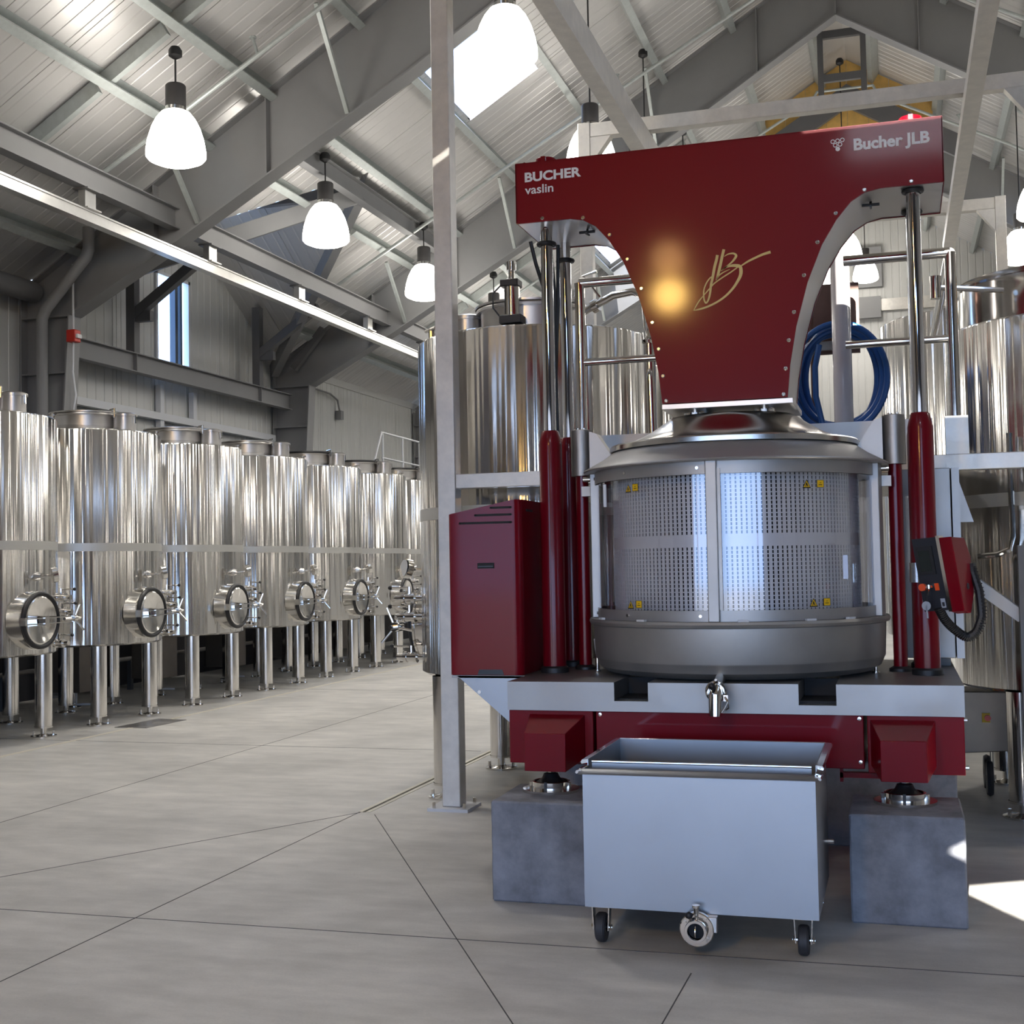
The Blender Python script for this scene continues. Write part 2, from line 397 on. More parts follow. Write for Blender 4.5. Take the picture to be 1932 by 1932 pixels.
# ---- roof liner panels, one object each
ceil = setting('ceiling', (XR, 16, 0))
def prof(u0, u1, depth=0.006):
    """ribbed sheet profile over u0..u1: (u, offset)"""
    w = u1 - u0; k = max(1, round(w/0.2)); out = [(u0, 0.018), (u0+0.006, 0.018), (u0+0.006, 0.0)]
    for i in range(k):
        a = u0 + 0.006 + (w-0.012)*i/k; b = u0 + 0.006 + (w-0.012)*(i+1)/k; m = (a+b)/2
        out += [(m-0.022, 0.0), (m-0.012, depth), (m+0.012, depth), (m+0.022, 0.0)]
    out += [(u1-0.006, 0.0), (u1-0.006, 0.018), (u1, 0.018)]
    return out
def slope_panel(y0, y1, xa, xb):
    """roof sheet between xa(y) and xb(y) following the deck"""
    pr = prof(y0, y1); vs = []; n = len(pr)
    for y, d in pr:
        a = xa(y) if callable(xa) else xa; b = xb(y) if callable(xb) else xb
        vs += [(a, y, deck(a)+d), (b, y, deck(b)+d)]
    for y, d in ((y0, 0.06), (y1, 0.06)):
        a = xa(y) if callable(xa) else xa; b = xb(y) if callable(xb) else xb
        vs += [(a, y, deck(a)+d), (b, y, deck(b)+d)]
    fs = [(2*i, 2*i+2, 2*i+3, 2*i+1) for i in range(n-1)]
    k = 2*n; fs += [(k, k+1, k+3, k+2), (0, 1, k+1, k), (2*n-2, k+2, k+3, 2*n-1)]
    return MB().add(vs, fs)
SKY = [(-6.12, -5.02, 16.35, 18.35), (-6.12, -5.02, 25.35, 28.35), (-6.12, -5.02, 5.35, 8.35), (-6.12, -5.02, -2.65, 0.35),
       (3.6, 4.7, 16.35, 18.35), (3.6, 4.7, 25.35, 28.35), (3.6, 4.7, 5.35, 8.35), (-9.9, -8.9, 32.35, 34.35)]
ys = [Y0] + [-3.65+i for i in range(40)] + [Y1]
for i in range(len(ys)-1):
    y0, y1 = ys[i], ys[i+1]
    for side in (-1, 1):
        cuts = [s for s in SKY if s[2] <= y0+0.01 and s[3] >= y1-0.01 and (s[0] < XR) == (side < 0)]
        if side < 0:
            end = (lambda y: max(-11.35, valley(y)) if DA < y < DB else -11.35)
            lo, hi = end, XR
            segs = [(lo, hi)] if not cuts else [(lo, cuts[0][0]), (cuts[0][1], hi)]
        else:
            segs = [(XR, 9.9)] if not cuts else [(XR, cuts[0][0]), (cuts[0][1], 9.9)]
        for a, b in segs:
            obj('roof_panel', slope_panel(y0, y1, a, b), 'panel', ceil, sharp=20)
for s in SKY:
    x0, x1, a, b = s
    sk = MB().add([(x0, a, deck(x0)+0.03), (x1, a, deck(x1)+0.03), (x1, b, deck(x1)+0.03), (x0, b, deck(x0)+0.03)], [(0,1,2,3)])
    obj('skylight_sheet', sk, 'skylight', ceil)
# dormer roof sheets (cross gable)
xs_ = [-11.35, -10.5, -9.5, -8.5, -7.52]
for i in range(4):
    xa, xb = xs_[i], xs_[i+1]
    for sg in (-1, 1):
        pr = prof(xa, xb); vs = []; n = len(pr)
        for x, d in pr:
            ye = DC + sg*max(0.0, -7.52 - x) if x > -11.05 else DC + sg*3.53
            vs += [(x, DC, ZDR+d), (x, ye, dormz(ye)+d)]
        fs = [(2*k, 2*k+2, 2*k+3, 2*k+1) for k in range(n-1)]
        obj('roof_panel', MB().add(vs, fs), 'panel', ceil, sharp=20)
obj('ridge_cap', MB().prism([(XR-0.35, deck(XR-0.35)+0.0), (XR, ZD-0.02), (XR+0.35, deck(XR+0.35)+0.0), (XR+0.35, deck(XR+0.35)+0.1), (XR, ZD+0.1), (XR-0.35, deck(XR-0.35)+0.1)], Y0, Y1), 'panel', ceil)
# purlins (C-section) and straps
def purlin(x, y0, y1):
    s = -1 if x > XR else 1; z = deck(x) - 0.005; c, q = cos(math.atan(SL)), sin(math.atan(SL))*s
    # local frame: u along slope (towards ridge), n down from the deck
    ux, uz = s*c, abs(q); nx, nz = s*abs(q), -c
    pt = lambda a, b: (x + ux*a + nx*b, z + uz*a + nz*b)
    poly = [pt(0,0), pt(0.10,0), pt(0.10,0.008), pt(0.008,0.008), pt(0.008,0.232), pt(0.10,0.232), pt(0.10,0.21), pt(0.108,0.21), pt(0.108,0.24), pt(0,0.24)]
    return MB().prism(poly, y0, y1)
PX = [-10.25, -9.32, -8.32, -7.45, -6.25, -4.93, -3.72, -2.55, -1.35]
for x in PX + [2*XR - x for x in PX]:
    iv = [(Y0, Y1)]
    if x < -7.5:
        d = -7.52 - x; iv = [(Y0, DC-d-0.02), (DC+d+0.02, Y1)]
    for a, b in iv: obj('purlin', purlin(x, a, b), 'galv', ceil, flat=True)
for y in (4.0, 8.9, 12.0, 24.6, 31.5):
    for a, b in zip(PX[1:6], PX[2:7]):
        obj('purlin_strap', MB().bar((a+0.06, y, deck(a+0.06)-0.11), (b-0.03, y, deck(b-0.03)-0.11), 0.08, 0.16), 'galv', ceil)
        a2, b2 = 2*XR-a, 2*XR-b
        obj('purlin_strap', MB().bar((a2-0.06, y, deck(a2-0.06)-0.11), (b2+0.03, y, deck(b2+0.03)-0.11), 0.08, 0.16), 'galv', ceil)

# ---- walls of upright ribbed liner panels
def wall_panel_x(xp, y0, y1, z0, zt, sgn=1):
    pr = prof(y0, y1, 0.009); vs = []
    f = zt if callable(zt) else (lambda y: zt)
    for y, d in pr: vs += [(xp - sgn*d, y, z0), (xp - sgn*d, y, f(y))]
    return MB().add(vs, [(2*i, 2*i+1, 2*i+3, 2*i+2) for i in range(len(pr)-1)])
WY0, WY1, WZ0, WZ1 = 17.26, 18.25, 4.80, 6.32
wl_ = setting('wall_left', (XL, 16, 0))
yy = [Y0] + [-3.65+i for i in range(17)] + [14.15, 15.2, 16.25, WY0, WY1, 19.25, 20.25, 21.2] + [22.2+i for i in range(14)]
yy = sorted(set(round(v, 3) for v in yy))
for a, b in zip(yy[:-1], yy[1:]):
    if b - a < 0.2: continue
    top = (lambda y: dormz(y)+0.02) if a >= 14.1 and b <= 21.3 else deck(XL)
    if abs(a-WY0) < 0.01:
        obj('wall_panel', wall_panel_x(XL, a, b, 0, WZ0), 'wallp', wl_, sharp=20)
        obj('wall_panel', wall_panel_x(XL, a, b, WZ1, top), 'wallp', wl_, sharp=20)
    else: obj('wall_panel', wall_panel_x(XL, a, b, 0, top), 'wallp', wl_, sharp=20)
wr_ = setting('wall_right', (XRW, 16, 0))
for i in range(20):
    obj('wall_panel', wall_panel_x(XRW, Y0+2*i, Y0+2*i+2, 0, deck(XRW)+0.05, -1), 'wallp', wr_, sharp=20)
wb_ = setting('wall_back', (XR, Y1, 0))
for i in range(21):
    a = XL + 0.98*i; b = min(a + 0.98, XRW)
    pr = prof(a, b, 0.012); vs = []
    for x, d in pr: vs += [(x, Y1+d, 0), (x, Y1+d, deck(x)+0.02)]
    obj('wall_panel', MB().add(vs, [(2*k, 2*k+1, 2*k+3, 2*k+2) for k in range(len(pr)-1)]), 'wallp', wb_, sharp=20)
for z in (3.6, 8.35):
    obj('wall_rail', MB().box(-6.5, 5.0, 35.88, 35.98, z, z+0.32), 'alu', wb_)
# front wall behind the photographer with the open loading door, a gable light and added openings shaped to cast sun patches
def holed_wall(outer, holes, y):
    polys = [outer] + holes
    flat = [p for q in polys for p in q]
    tri = tessellate_polygon([[Vector((a, b, 0)) for a, b in q] for q in polys])
    return MB().add([(a, y, b) for a, b in flat], [tuple(t) for t in tri])
hw = holed_wall([(XL,0),(-6.0,0),(-6.0,3.8),(5.0,3.8),(5.0,0),(XRW,0),(XRW,deck(XRW)),(XR,ZD),(XL,deck(XL))],
                [[(-0.32,5.06),(-0.245,5.025),(-0.1,4.90),(0.0,4.82),(0.35,4.62),(1.6,4.6),(1.6,5.17),(0.0,5.17),(-0.245,5.10)], [(-0.5,6.95),(1.5,6.95),(1.5,8.2),(-0.5,8.2)], [(-0.95,9.0),(-0.2,9.0),(-0.2,9.75),(-0.95,9.75)]], Y0)
fw = obj('wall_front', hw, 'dark_liner', flat=True); fw['kind'] = 'structure'

w2 = setting('window_2', (0.5, Y0, 6.95))
obj('translucent_sheet', MB().add([(-0.5,Y0-0.01,6.95),(1.5,Y0-0.01,6.95),(1.5,Y0-0.01,8.2),(-0.5,Y0-0.01,8.2)], [(0,1,2,3)]), 'frosted', w2)
for x, z, l, e in ((-2.93, 5.30, 'warm wall lamp over the loading door', 'warm'), (-2.93, 5.82, 'dimmer warm wall lamp above the first', 'warm2')):
    t = thing('wall_lamp', l, 'lamp', (x, Y0+0.02, z-0.2))
    obj('lamp_back', MB().box(x-0.16, x+0.16, Y0+0.01, Y0+0.06, z-0.2, z+0.2), 'lampcap', t, bevel=0.01)
    obj('diffuser', MB().lathe([(0.22,0.0),(0.20,0.10),(0.12,0.17),(0.001,0.20)], (x, Y0+0.06, z), 24, 'y'), e, t)
for a_, b_, n_ in ((Y0, DA, 1), (DB, Y1, 2)):
    tr_ = obj('trim_%d' % n_, MB().box(XL-0.2, XL+0.03, a_, b_, 5.36, 5.62), 'wallp'); tr_['kind'] = 'structure'
# ---- window of the dormer
w1 = setting('window_1', (XL, 17.75, WZ0))
obj('window_frame', MB().box(XL-0.06, XL+0.04, WY0, WY0+0.05, WZ0, WZ1), 'white_paint', w1)
obj('window_frame', MB().box(XL-0.06, XL+0.04, WY1-0.05, WY1, WZ0, WZ1), 'white_paint', w1)
obj('window_frame', MB().box(XL-0.06, XL+0.04, WY0, WY1, WZ1-0.05, WZ1), 'white_paint', w1)
obj('window_mullion', MB().box(XL-0.05, XL+0.05, 17.78, 17.86, WZ0, WZ1), 'mullion', w1)
obj('window_mullion', MB().box(XL-0.05, XL+0.05, 17.94, 17.99, WZ0, WZ1), 'mullion', w1)
obj('window_pane', MB().add([(XL-0.03,WY0+0.05,WZ0),(XL-0.03,17.78,WZ0),(XL-0.03,17.78,WZ1-0.05),(XL-0.03,WY0+0.05,WZ1-0.05)], [(0,1,2,3)]), 'glass', w1)
obj('window_pane', MB().add([(XL-0.03,17.99,WZ0),(XL-0.03,WY1-0.05,WZ0),(XL-0.03,WY1-0.05,WZ1-0.05),(XL-0.03,17.99,WZ1-0.05)], [(0,1,2,3)]), 'glass', w1)

# ================================================================== STEEL PORTAL FRAMES
def offs(poly, t):
    """closed band of thickness t on the left of an open polyline (x,z)"""
    up = []
    for i, p in enumerate(poly):
        p = Vector(p); a = Vector(poly[max(0, i-1)]); b = Vector(poly[min(len(poly)-1, i+1)])
        d = (b-a).normalized(); nrm = Vector((-d.y, d.x)); up.append(p + nrm*t)
    return [tuple(p) for p in poly] + [tuple(p) for p in reversed(up)]
ztop = lambda x: ZD - 0.2 - SL*abs(x-XR)
INN = [(-10.2, 4.97), (-8.6, 5.80), (-5.5, 7.52), (XR, 10.49)]
def bot(x):
    x = XR - abs(x-XR)
    for (a, za), (b, zb) in zip(INN[:-1], INN[1:]):
        if a <= x <= b: return za + (zb-za)*(x-a)/(b-a)
    return 4.97
def steel_frame(Y, label, shallow=False):
    ZDRP = 0.62 if shallow else 0.0
    ztop = lambda x: ZD - 0.2 - SL*abs(x-XR) - ZDRP*max(0.0, 1 - abs(x-XR)/5.0)
    t = thing('portal_frame', label, 'steel frame', (XR, Y, 0), group=None)  # solid-web portal frame of columns and rafters
    for s in (-1, 1):
        m = lambda x: x if s < 0 else 2*XR - x
        P = lambda pts: [(m(a), b) for a, b in pts]
        oz = ztop(-10.93)
        col = obj('column', MB().prism(P([(-10.93,0),(-10.50,0),(-10.2,4.97),(-10.2,ztop(-10.2)),(-10.93,oz)]), Y-0.01, Y+0.01), 'frame', t, flat=True)
        obj('flange', MB().prism(P(offs([(-10.50,0.02),(-10.2,4.97)], 0.02)), Y-0.13, Y+0.13), 'frame', col, flat=True)
        obj('flange', MB().prism(P(offs([(-10.93,0.02),(-10.93,oz-0.05)], 0.02)), Y-0.13, Y+0.13), 'frame', col, flat=True)
        obj('knee_plate', MB().box(min(m(-10.93),m(-10.2)), max(m(-10.93),m(-10.2)), Y-0.12, Y+0.12, 4.94, 4.96), 'frame', col)
        obj('knee_plate', MB().box(min(m(-10.93),m(-10.25)), max(m(-10.93),m(-10.25)), Y-0.12, Y+0.12, 4.20, 4.22), 'frame', col)
        obj('base_plate', MB().box(min(m(-11.0),m(-10.42)), max(m(-11.0),m(-10.42)), Y-0.16, Y+0.16, 0, 0.025), 'frame', col)
        web = [(-10.2, 4.97), (-8.6, 5.80), (-5.5, 7.52), (XR, 10.49), (XR, ztop(XR)), (-5.72, ztop(-5.72)), (-10.2, ztop(-10.2))]
        rf = obj('rafter', MB().prism(P(web), Y-0.01, Y+0.01), 'frame', t, flat=True)
        fl = MB(); low = offs([(-10.2,4.97),(-8.6,5.80),(-5.5,7.52),(XR,10.49)], -0.02)
        fl.prism(P(low), Y-0.13, Y+0.13); obj('flange', fl, 'frame', rf, flat=True)
        hi = offs([(-10.9, ztop(-10.9)), (-5.72, ztop(-5.72)), (XR, ztop(XR))], 0.02)
        obj('flange', MB().prism(P(hi), Y-0.13, Y+0.13), 'frame', rf, flat=True)
        for x, sd in ((-8.32, -1), (-6.25, -1), (-3.72, -1), (-6.25, 1), (-3.72, 1)):
            xx = m(x); obj('fly_brace', MB().bar((xx, Y+sd*0.95, deck(x)-0.24), (xx, Y+sd*0.10, bot(x)+0.03), 0.05, 0.05), 'galv', rf)
        for x in (-8.95, -7.35, -4.2, -2.0):
            xx = m(x); obj('stiffener', MB().box(xx-0.008, xx+0.008, Y-0.12, Y+0.12, bot(x), ztop(x)), 'frame', rf)
    obj('ridge_plate', MB().box(XR-0.012, XR+0.012, Y-0.13, Y+0.13, 10.47, ztop(XR)), 'frame', t)
    return t
LBL = ['grey steel portal frame next to the loading door behind the view',
       'grey steel portal frame over the view, out of sight above',
       'grey tapered steel portal frame whose column stands behind the second tank',
       'grey tapered steel portal frame whose peak shows above the red press',
       'dark grey steel portal frame beyond the yellow boards, under the far roof']
for y, l in zip(FY, LBL): steel_frame(y, l)

# tie beams between frames over the tank row, header and dormer steel
def ibeam(mbf, x, y0, y1, z0, z1, w=0.15, mat='frame', parent=None):
    wb = obj('web', MB().box(x-0.008, x+0.008, y0, y1, z0+0.012, z1-0.012), mat, parent)
    obj('flange', MB().box(x-w/2, x+w/2, y0, y1, z1-0.014, z1), mat, parent)
    obj('flange', MB().box(x-w/2, x+w/2, y0, y1, z0, z0+0.014), mat, parent)
TL = ['grey tie beam above the near end of the hanging rail', 'grey tie beam over the first tanks, ending at the large tapered frame',
      'grey tie beam between the two tapered frames behind the middle of the hanging rail', 'grey tie beam beyond the farther tapered frame, partly behind the square post']
for (a, b), l in zip([(0.05,7.1),(7.1,14.15),(14.15,21.2),(21.2,28.3)], TL):
    t = thing('tie_beam', l, 'beam', (-8.7, (a+b)/2, 5.95)); ibeam(None, -8.7, a+0.02, b-0.02, 5.95, 6.22, parent=t)
t = thing('header_beam', 'grey header beam carrying the dormer valleys under the sloping roof', 'beam', (-7.62, DC, 7.1)); ibeam(None, -7.62, DA+0.02, DB-0.02, 7.12, 7.40, parent=t)
t = thing('girt_beam', 'grey girt beam across the wall below the dormer window', 'beam', (-10.62, DC, 4.52)); ibeam(None, -10.62, DA+0.14, DB-0.14, 4.52, 4.80, parent=t, mat='frame')
for y in (16.1, 19.9): obj('stiffener', MB().box(-10.62-0.07, -10.62+0.07, y-0.006, y+0.006, 4.53, 4.79), 'frame', t)
for y, l in ((14.2, 'valley beam of the dormer on the near side, rising to the header beam'), (21.15, 'valley beam of the dormer on the far side, leaning against the farther frame')):
    solo('valley_beam', MB().bar((-10.9, y + (0.1 if y < 17 else -0.1), 5.25), (-7.68, DC, 7.28), 0.14, 0.24), 'frame', l, 'beam')
solo('ridge_beam', MB().box(-10.95, -7.7, DC-0.06, DC+0.06, 7.25, 7.45), 'frame', 'grey ridge beam of the dormer above the tall window', 'beam')
for y, l in ((16.1, 'dark upright steel post on the girt beam just before the tall window'), (19.9, 'dark upright steel post on the girt beam beyond the tall window')):
    t = thing('wall_post', l, 'post', (-10.62, y, 4.80))
    obj('post', MB().box(-10.69, -10.55, y-0.07, y+0.07, 4.80, dormz(y)-0.06), 'frame_dark', t)
    obj('brace', MB().bar((-10.60, y, 5.35), (-9.45, y, 6.12), 0.12, 0.14), 'frame_dark', t)
    obj('bracket', MB().box(-10.55, -10.3, y-0.05, y+0.05, 5.25, 5.4), 'frame_dark', t)
solo('knee_brace', MB().bar((-10.45, 20.95, 5.25), (-9.85, 20.95, 5.95), 0.12, 0.12), 'frame_dark', 'dark steep knee brace beside the farther tapered frame', 'beam')
solo('window_girt', MB().box(-10.98, -10.86, 14.3, 21.0, 3.95, 4.06), 'white_paint', 'pale lower girt on the wall below the dormer window', 'beam')
for y, l in ((17.28, 'pale upright stud on the wall under the near side of the tall window'), (18.25, 'pale upright stud on the wall under the far side of the tall window')):
    solo('wall_stud', MB().box(-10.97, -10.88, y-0.05, y+0.05, 3.3, 4.5), 'white_paint', l, 'post')
solo('eave_duct', MB().cyl((-10.72, 7.3, 5.28), (-10.72, 14.0, 5.28), 0.14, n=20), 'frame_dark', 'dark round duct running along the eave to the large frame column', 'duct')
solo('rain_pipe', MB().tube([(-9.80,13.88,6.02),(-9.80,13.88,5.74),(-9.84,13.88,5.64),(-10.44,13.88,5.02),(-10.50,13.88,4.9),(-10.50,13.88,0.02)], 0.075, 14), 'frame', 'grey drain pipe bending down along the nearer frame column', 'pipe')
t = thing('fire_alarm', 'red fire alarm strobe on the inner flange of the frame column', 'alarm', (-10.14, 14.1, 4.6))
obj('housing', MB().box(-10.18, -10.05, 13.93, 14.06, 4.58, 4.74), 'alarm', t, bevel=0.01)
obj('strobe_lens', MB().box(-10.05, -10.02, 13.95, 14.04, 4.63, 4.68), 'white', t)
obj('conduit', MB().tube([(-10.12,14.0,5.6),(-10.12,14.0,4.74)], 0.014, 8), 'white_paint', t)
obj('conduit', MB().tube([(-10.12,14.0,4.58),(-10.13,14.0,4.2),(-10.10,14.02,3.9),(-10.16,14.02,3.6),(-10.2,14.02,3.0)], 0.014, 8), 'white_paint', t)
t = thing('outlet_box', 'small grey electrical box with a bent conduit on the far white wall', 'box', (-10.9, 23.9, 4.7))
obj('box', MB().box(-10.98, -10.86, 23.88, 24.02, 4.66, 4.84), 'frame', t)
obj('conduit', MB().tube([(-10.92,22.4,5.16),(-10.92,23.5,5.14),(-10.92,23.85,5.05),(-10.92,23.95,4.84)], 0.02, 8), 'frame', t)

# hanging rail over the tank row
t = thing('hanging_rail', 'bright long overhead rail hung from the tie beams above the tanks', 'rail', (-8.7, 13, 5.57))
obj('rail', MB().prism([(-8.76,5.57),(-8.64,5.57),(-8.64,5.60),(-8.655,5.60),(-8.655,5.69),(-8.64,5.69),(-8.64,5.71),(-8.76,5.71),(-8.76,5.69),(-8.745,5.69),(-8.745,5.60),(-8.76,5.60)], -3, 33), 'alu_bright', t, flat=True)
for y in (9.6, 12.3, 15.0, 17.66, 20.3, 23.0, 25.7):
    h = obj('hanger', MB().box(-8.745, -8.655, y-0.10, y+0.10, 5.72, 5.94), 'alu_bright', t)
    obj('clamp_plate', MB().box(-8.80, -8.60, y-0.13, y+0.13, 5.93, 5.95), 'frame', h)
    obj('clamp_plate', MB().box(-8.80, -8.60, y-0.13, y+0.13, 5.71, 5.725), 'alu_bright', h)

# sprinkler pipes along the slope
def spipe(Y, label):
    t = thing('sprinkler_pipe', label, 'pipe', (XR, Y, 6.5))
    L = [(-9.0, 6.36), (-7.85, 7.0), (-5.94, 8.07), (-3.5, 9.4), (-1.35, 10.55), (-1.25, 10.72), (-0.2, 10.72), (-0.1, 10.5), (2.2, 9.3), (6.0, 7.1)]
    obj('pipe', MB().tube([(x, Y, z) for x, z in L], 0.028, 10), 'galv', t)
    for x, z in ((-6.9, 7.54), (-4.0, 9.15), (1.4, 9.75)):
        obj('sprinkler_head', MB().cyl((x, Y, z), (x-0.06, Y, z+0.2), 0.02, n=8).cyl((x-0.06, Y, z+0.2), (x-0.062, Y, z+0.215), 0.045, n=8), 'galv', t)
spipe(13.0, 'thin sprinkler pipe sloping in front of the nearer tapered frame')
spipe(19.6, 'thin sprinkler pipe sloping across the dormer bay')
spipe(25.2, 'thin sprinkler pipe under the ridge beyond the farther frame')
spipe(6.0, 'thin sprinkler pipe overhead above the photographer')

# yellow boarded bulkhead near the ridge, with its hanging ladder frame
t = thing('yellow_bulkhead', 'yellow plywood gable boards under the ridge behind the peaked dark rafters', 'boarding', (XR, 26.35, 9.75))
for i in range(8):
    x0 = XR - 1.64 + 0.41*i; x1 = x0 + 0.404
    zz = lambda x: deck(x) - 0.03
    obj('board', MB().prism([(x0, 9.75), (x1, 9.75), (x1, zz(x1)), (x0, zz(x0))], 26.33, 26.37), 'yellow_ply', t, flat=True)
t = thing('ridge_rafters', 'dark peaked rafters in front of the yellow boards', 'frame', (XR, 26.1, 9.6))
for m in (-1, 1):
    obj('rafter', MB().prism([(XR, 10.68), (XR+m*2.3, 9.28), (XR+m*2.3, 9.76), (XR, 11.14)], 26.10, 26.2), 'frame_dark', t, flat=True)
t = thing('ridge_hanger', 'grey steel ladder frame hanging from the ridge above the press', 'frame', (XR, 23.7, 10.0))
for x in (XR-0.38, XR+0.38):
    obj('hanger_leg', MB().box(x-0.05, x+0.05, 23.65, 23.75, 10.05, 11.3), 'frame_dark', t)
obj('cross_bar', MB().box(XR-0.33, XR+0.33, 23.66, 23.74, 10.33, 10.47), 'frame_dark', t)
obj('cross_bar', MB().box(XR-0.33, XR+0.33, 23.66, 23.74, 11.14, 11.28), 'frame_dark', t)

# signs on the back wall
for (x0, x1, z0, z1, l) in ((-0.95, -0.2, 9.0, 10.1, 'dark louvred box on the far gable wall, upper'), (-0.95, -0.25, 8.76-0.6, 8.74, 'grey flat box on the far gable wall, lower')):
    solo('vent_box', MB().box(x0, x1, 35.8, 35.97, z0, z1), 'frame', l, 'vent')

# ================================================================== PENDANT LAMPS
def make_lamp(label, group):
    t = thing('pendant_lamp', label, 'lamp', (0,0,0), group=group)     # origin at the shade's rim
    prof_ = [(0.10,0.55),(0.16,0.52),(0.215,0.45),(0.265,0.35),(0.305,0.22),(0.325,0.10),(0.325,0.03),(0.30,0.0),(0.22,-0.035),(0.1,-0.05),(0.001,-0.055)]
    obj('shade', MB().lathe(prof_, n=32), 'shade', t, local=True, sharp=60)
    obj('collar', MB().cyl((0,0,0.54),(0,0,0.585),0.115, n=24), 'polish', t, local=True)
    obj('housing', MB().lathe([(0.001,0.84),(0.10,0.84),(0.112,0.825),(0.112,0.585),(0.001,0.585)], n=24), 'lampcap', t, local=True)
    return t
lamp_light = bpy.data.lights.new('lamp_bulb', 'SPOT'); lamp_light.energy = 190.0; lamp_light.color = (1.0, 0.95, 0.88)
lamp_light.spot_size = radians(150); lamp_light.spot_blend = 0.8; lamp_light.shadow_soft_size = 0.2
lamp0 = make_lamp('', 'warehouse pendant lamps')
lamp_first = True
def lamp(x, y, zb, label):
    global lamp_first
    if lamp_first: o = lamp0; o.location = (x, y, zb); o['label'] = label; lamp_first = False
    else:
        o = lamp0.copy(); COL.objects.link(o); o.location = (x, y, zb); o['label'] = label
        for ch in lamp0.children:
            if ch.name.split('.')[0] in ('shade', 'collar', 'housing'):
                c = ch.copy(); COL.objects.link(c); c.parent = o
    bl = bpy.data.objects.new('lamp_bulb', lamp_light); COL.objects.link(bl); bl.parent = o; bl.location = (0, 0, -0.08)
    zt = deck(x) - 0.21
    r = obj('stem', MB().cyl((0,0,0.84),(0,0,zt-zb-0.10),0.011, n=8), 'cord', o, local=True)
    obj('canopy', MB().lathe([(0.001,zt-zb),(0.05,zt-zb),(0.075,zt-zb-0.04),(0.075,zt-zb-0.10),(0.03,zt-zb-0.13),(0.001,zt-zb-0.13)], n=16), 'cord', o, local=True)
ROWL = [(12.22,'glowing pendant lamp in front of the tapered frame, over the second tank'),(16.07,'glowing pendant lamp under the dormer opening, second of the tank row'),
        (19.92,'glowing pendant lamp next to the square post, third of the tank row'),(23.8,'small distant pendant lamp of the tank row, just past the square post'),
        (27.5,'last pendant lamp of the tank row'),
        (8.4,'pendant lamp of the tank row outside the view, first of the row')]
for y, l in ROWL: lamp(-7.5, y, 6.14, l)
ROWM = [(12.13,'large glowing pendant lamp before the skylight, at the top'),(15.87,'glowing pendant lamp behind the press head beside its logo end'),
        (19.7,'pendant lamp of the centre row hidden behind the press head'),(23.6,'distant pendant lamp of the centre row behind the press'),
        (26.9,'last pendant lamp of the centre row'),
        (8.2,'pendant lamp of the centre row overhead, out of view')]
for y, l in ROWM: lamp(-3.65, y, 6.70, l)
ROWR = [(20.6,'glowing pendant lamp above the domed tank, higher of two'),(23.6,'glowing pendant lamp just above the valve of the domed tank'),
        (12.6,'pendant lamp right of the view'),(16.8,'pendant lamp of the far side row')]
for y, l in ROWR: lamp(2.2, y, 6.72, l)
for y, l in ((10.0,'pendant lamp of the outermost row, near'),(18.0,'pendant lamp of the outermost row, middle'),(26.0,'pendant lamp of the outermost row, far')): lamp(6.1, y, 6.05, l)
for y, x, z, l in ((34.2,-1.6,8.85,'tiny lit pendant lamp at the far gable beside the arch'),(34.2,-0.6,8.85,'tiny lit pendant lamp at the far gable past the white standpipe'),(25.6,-0.82,7.45,'glowing pendant lamp peeking past the curved edge of the arch')): lamp(x, y, z, l)

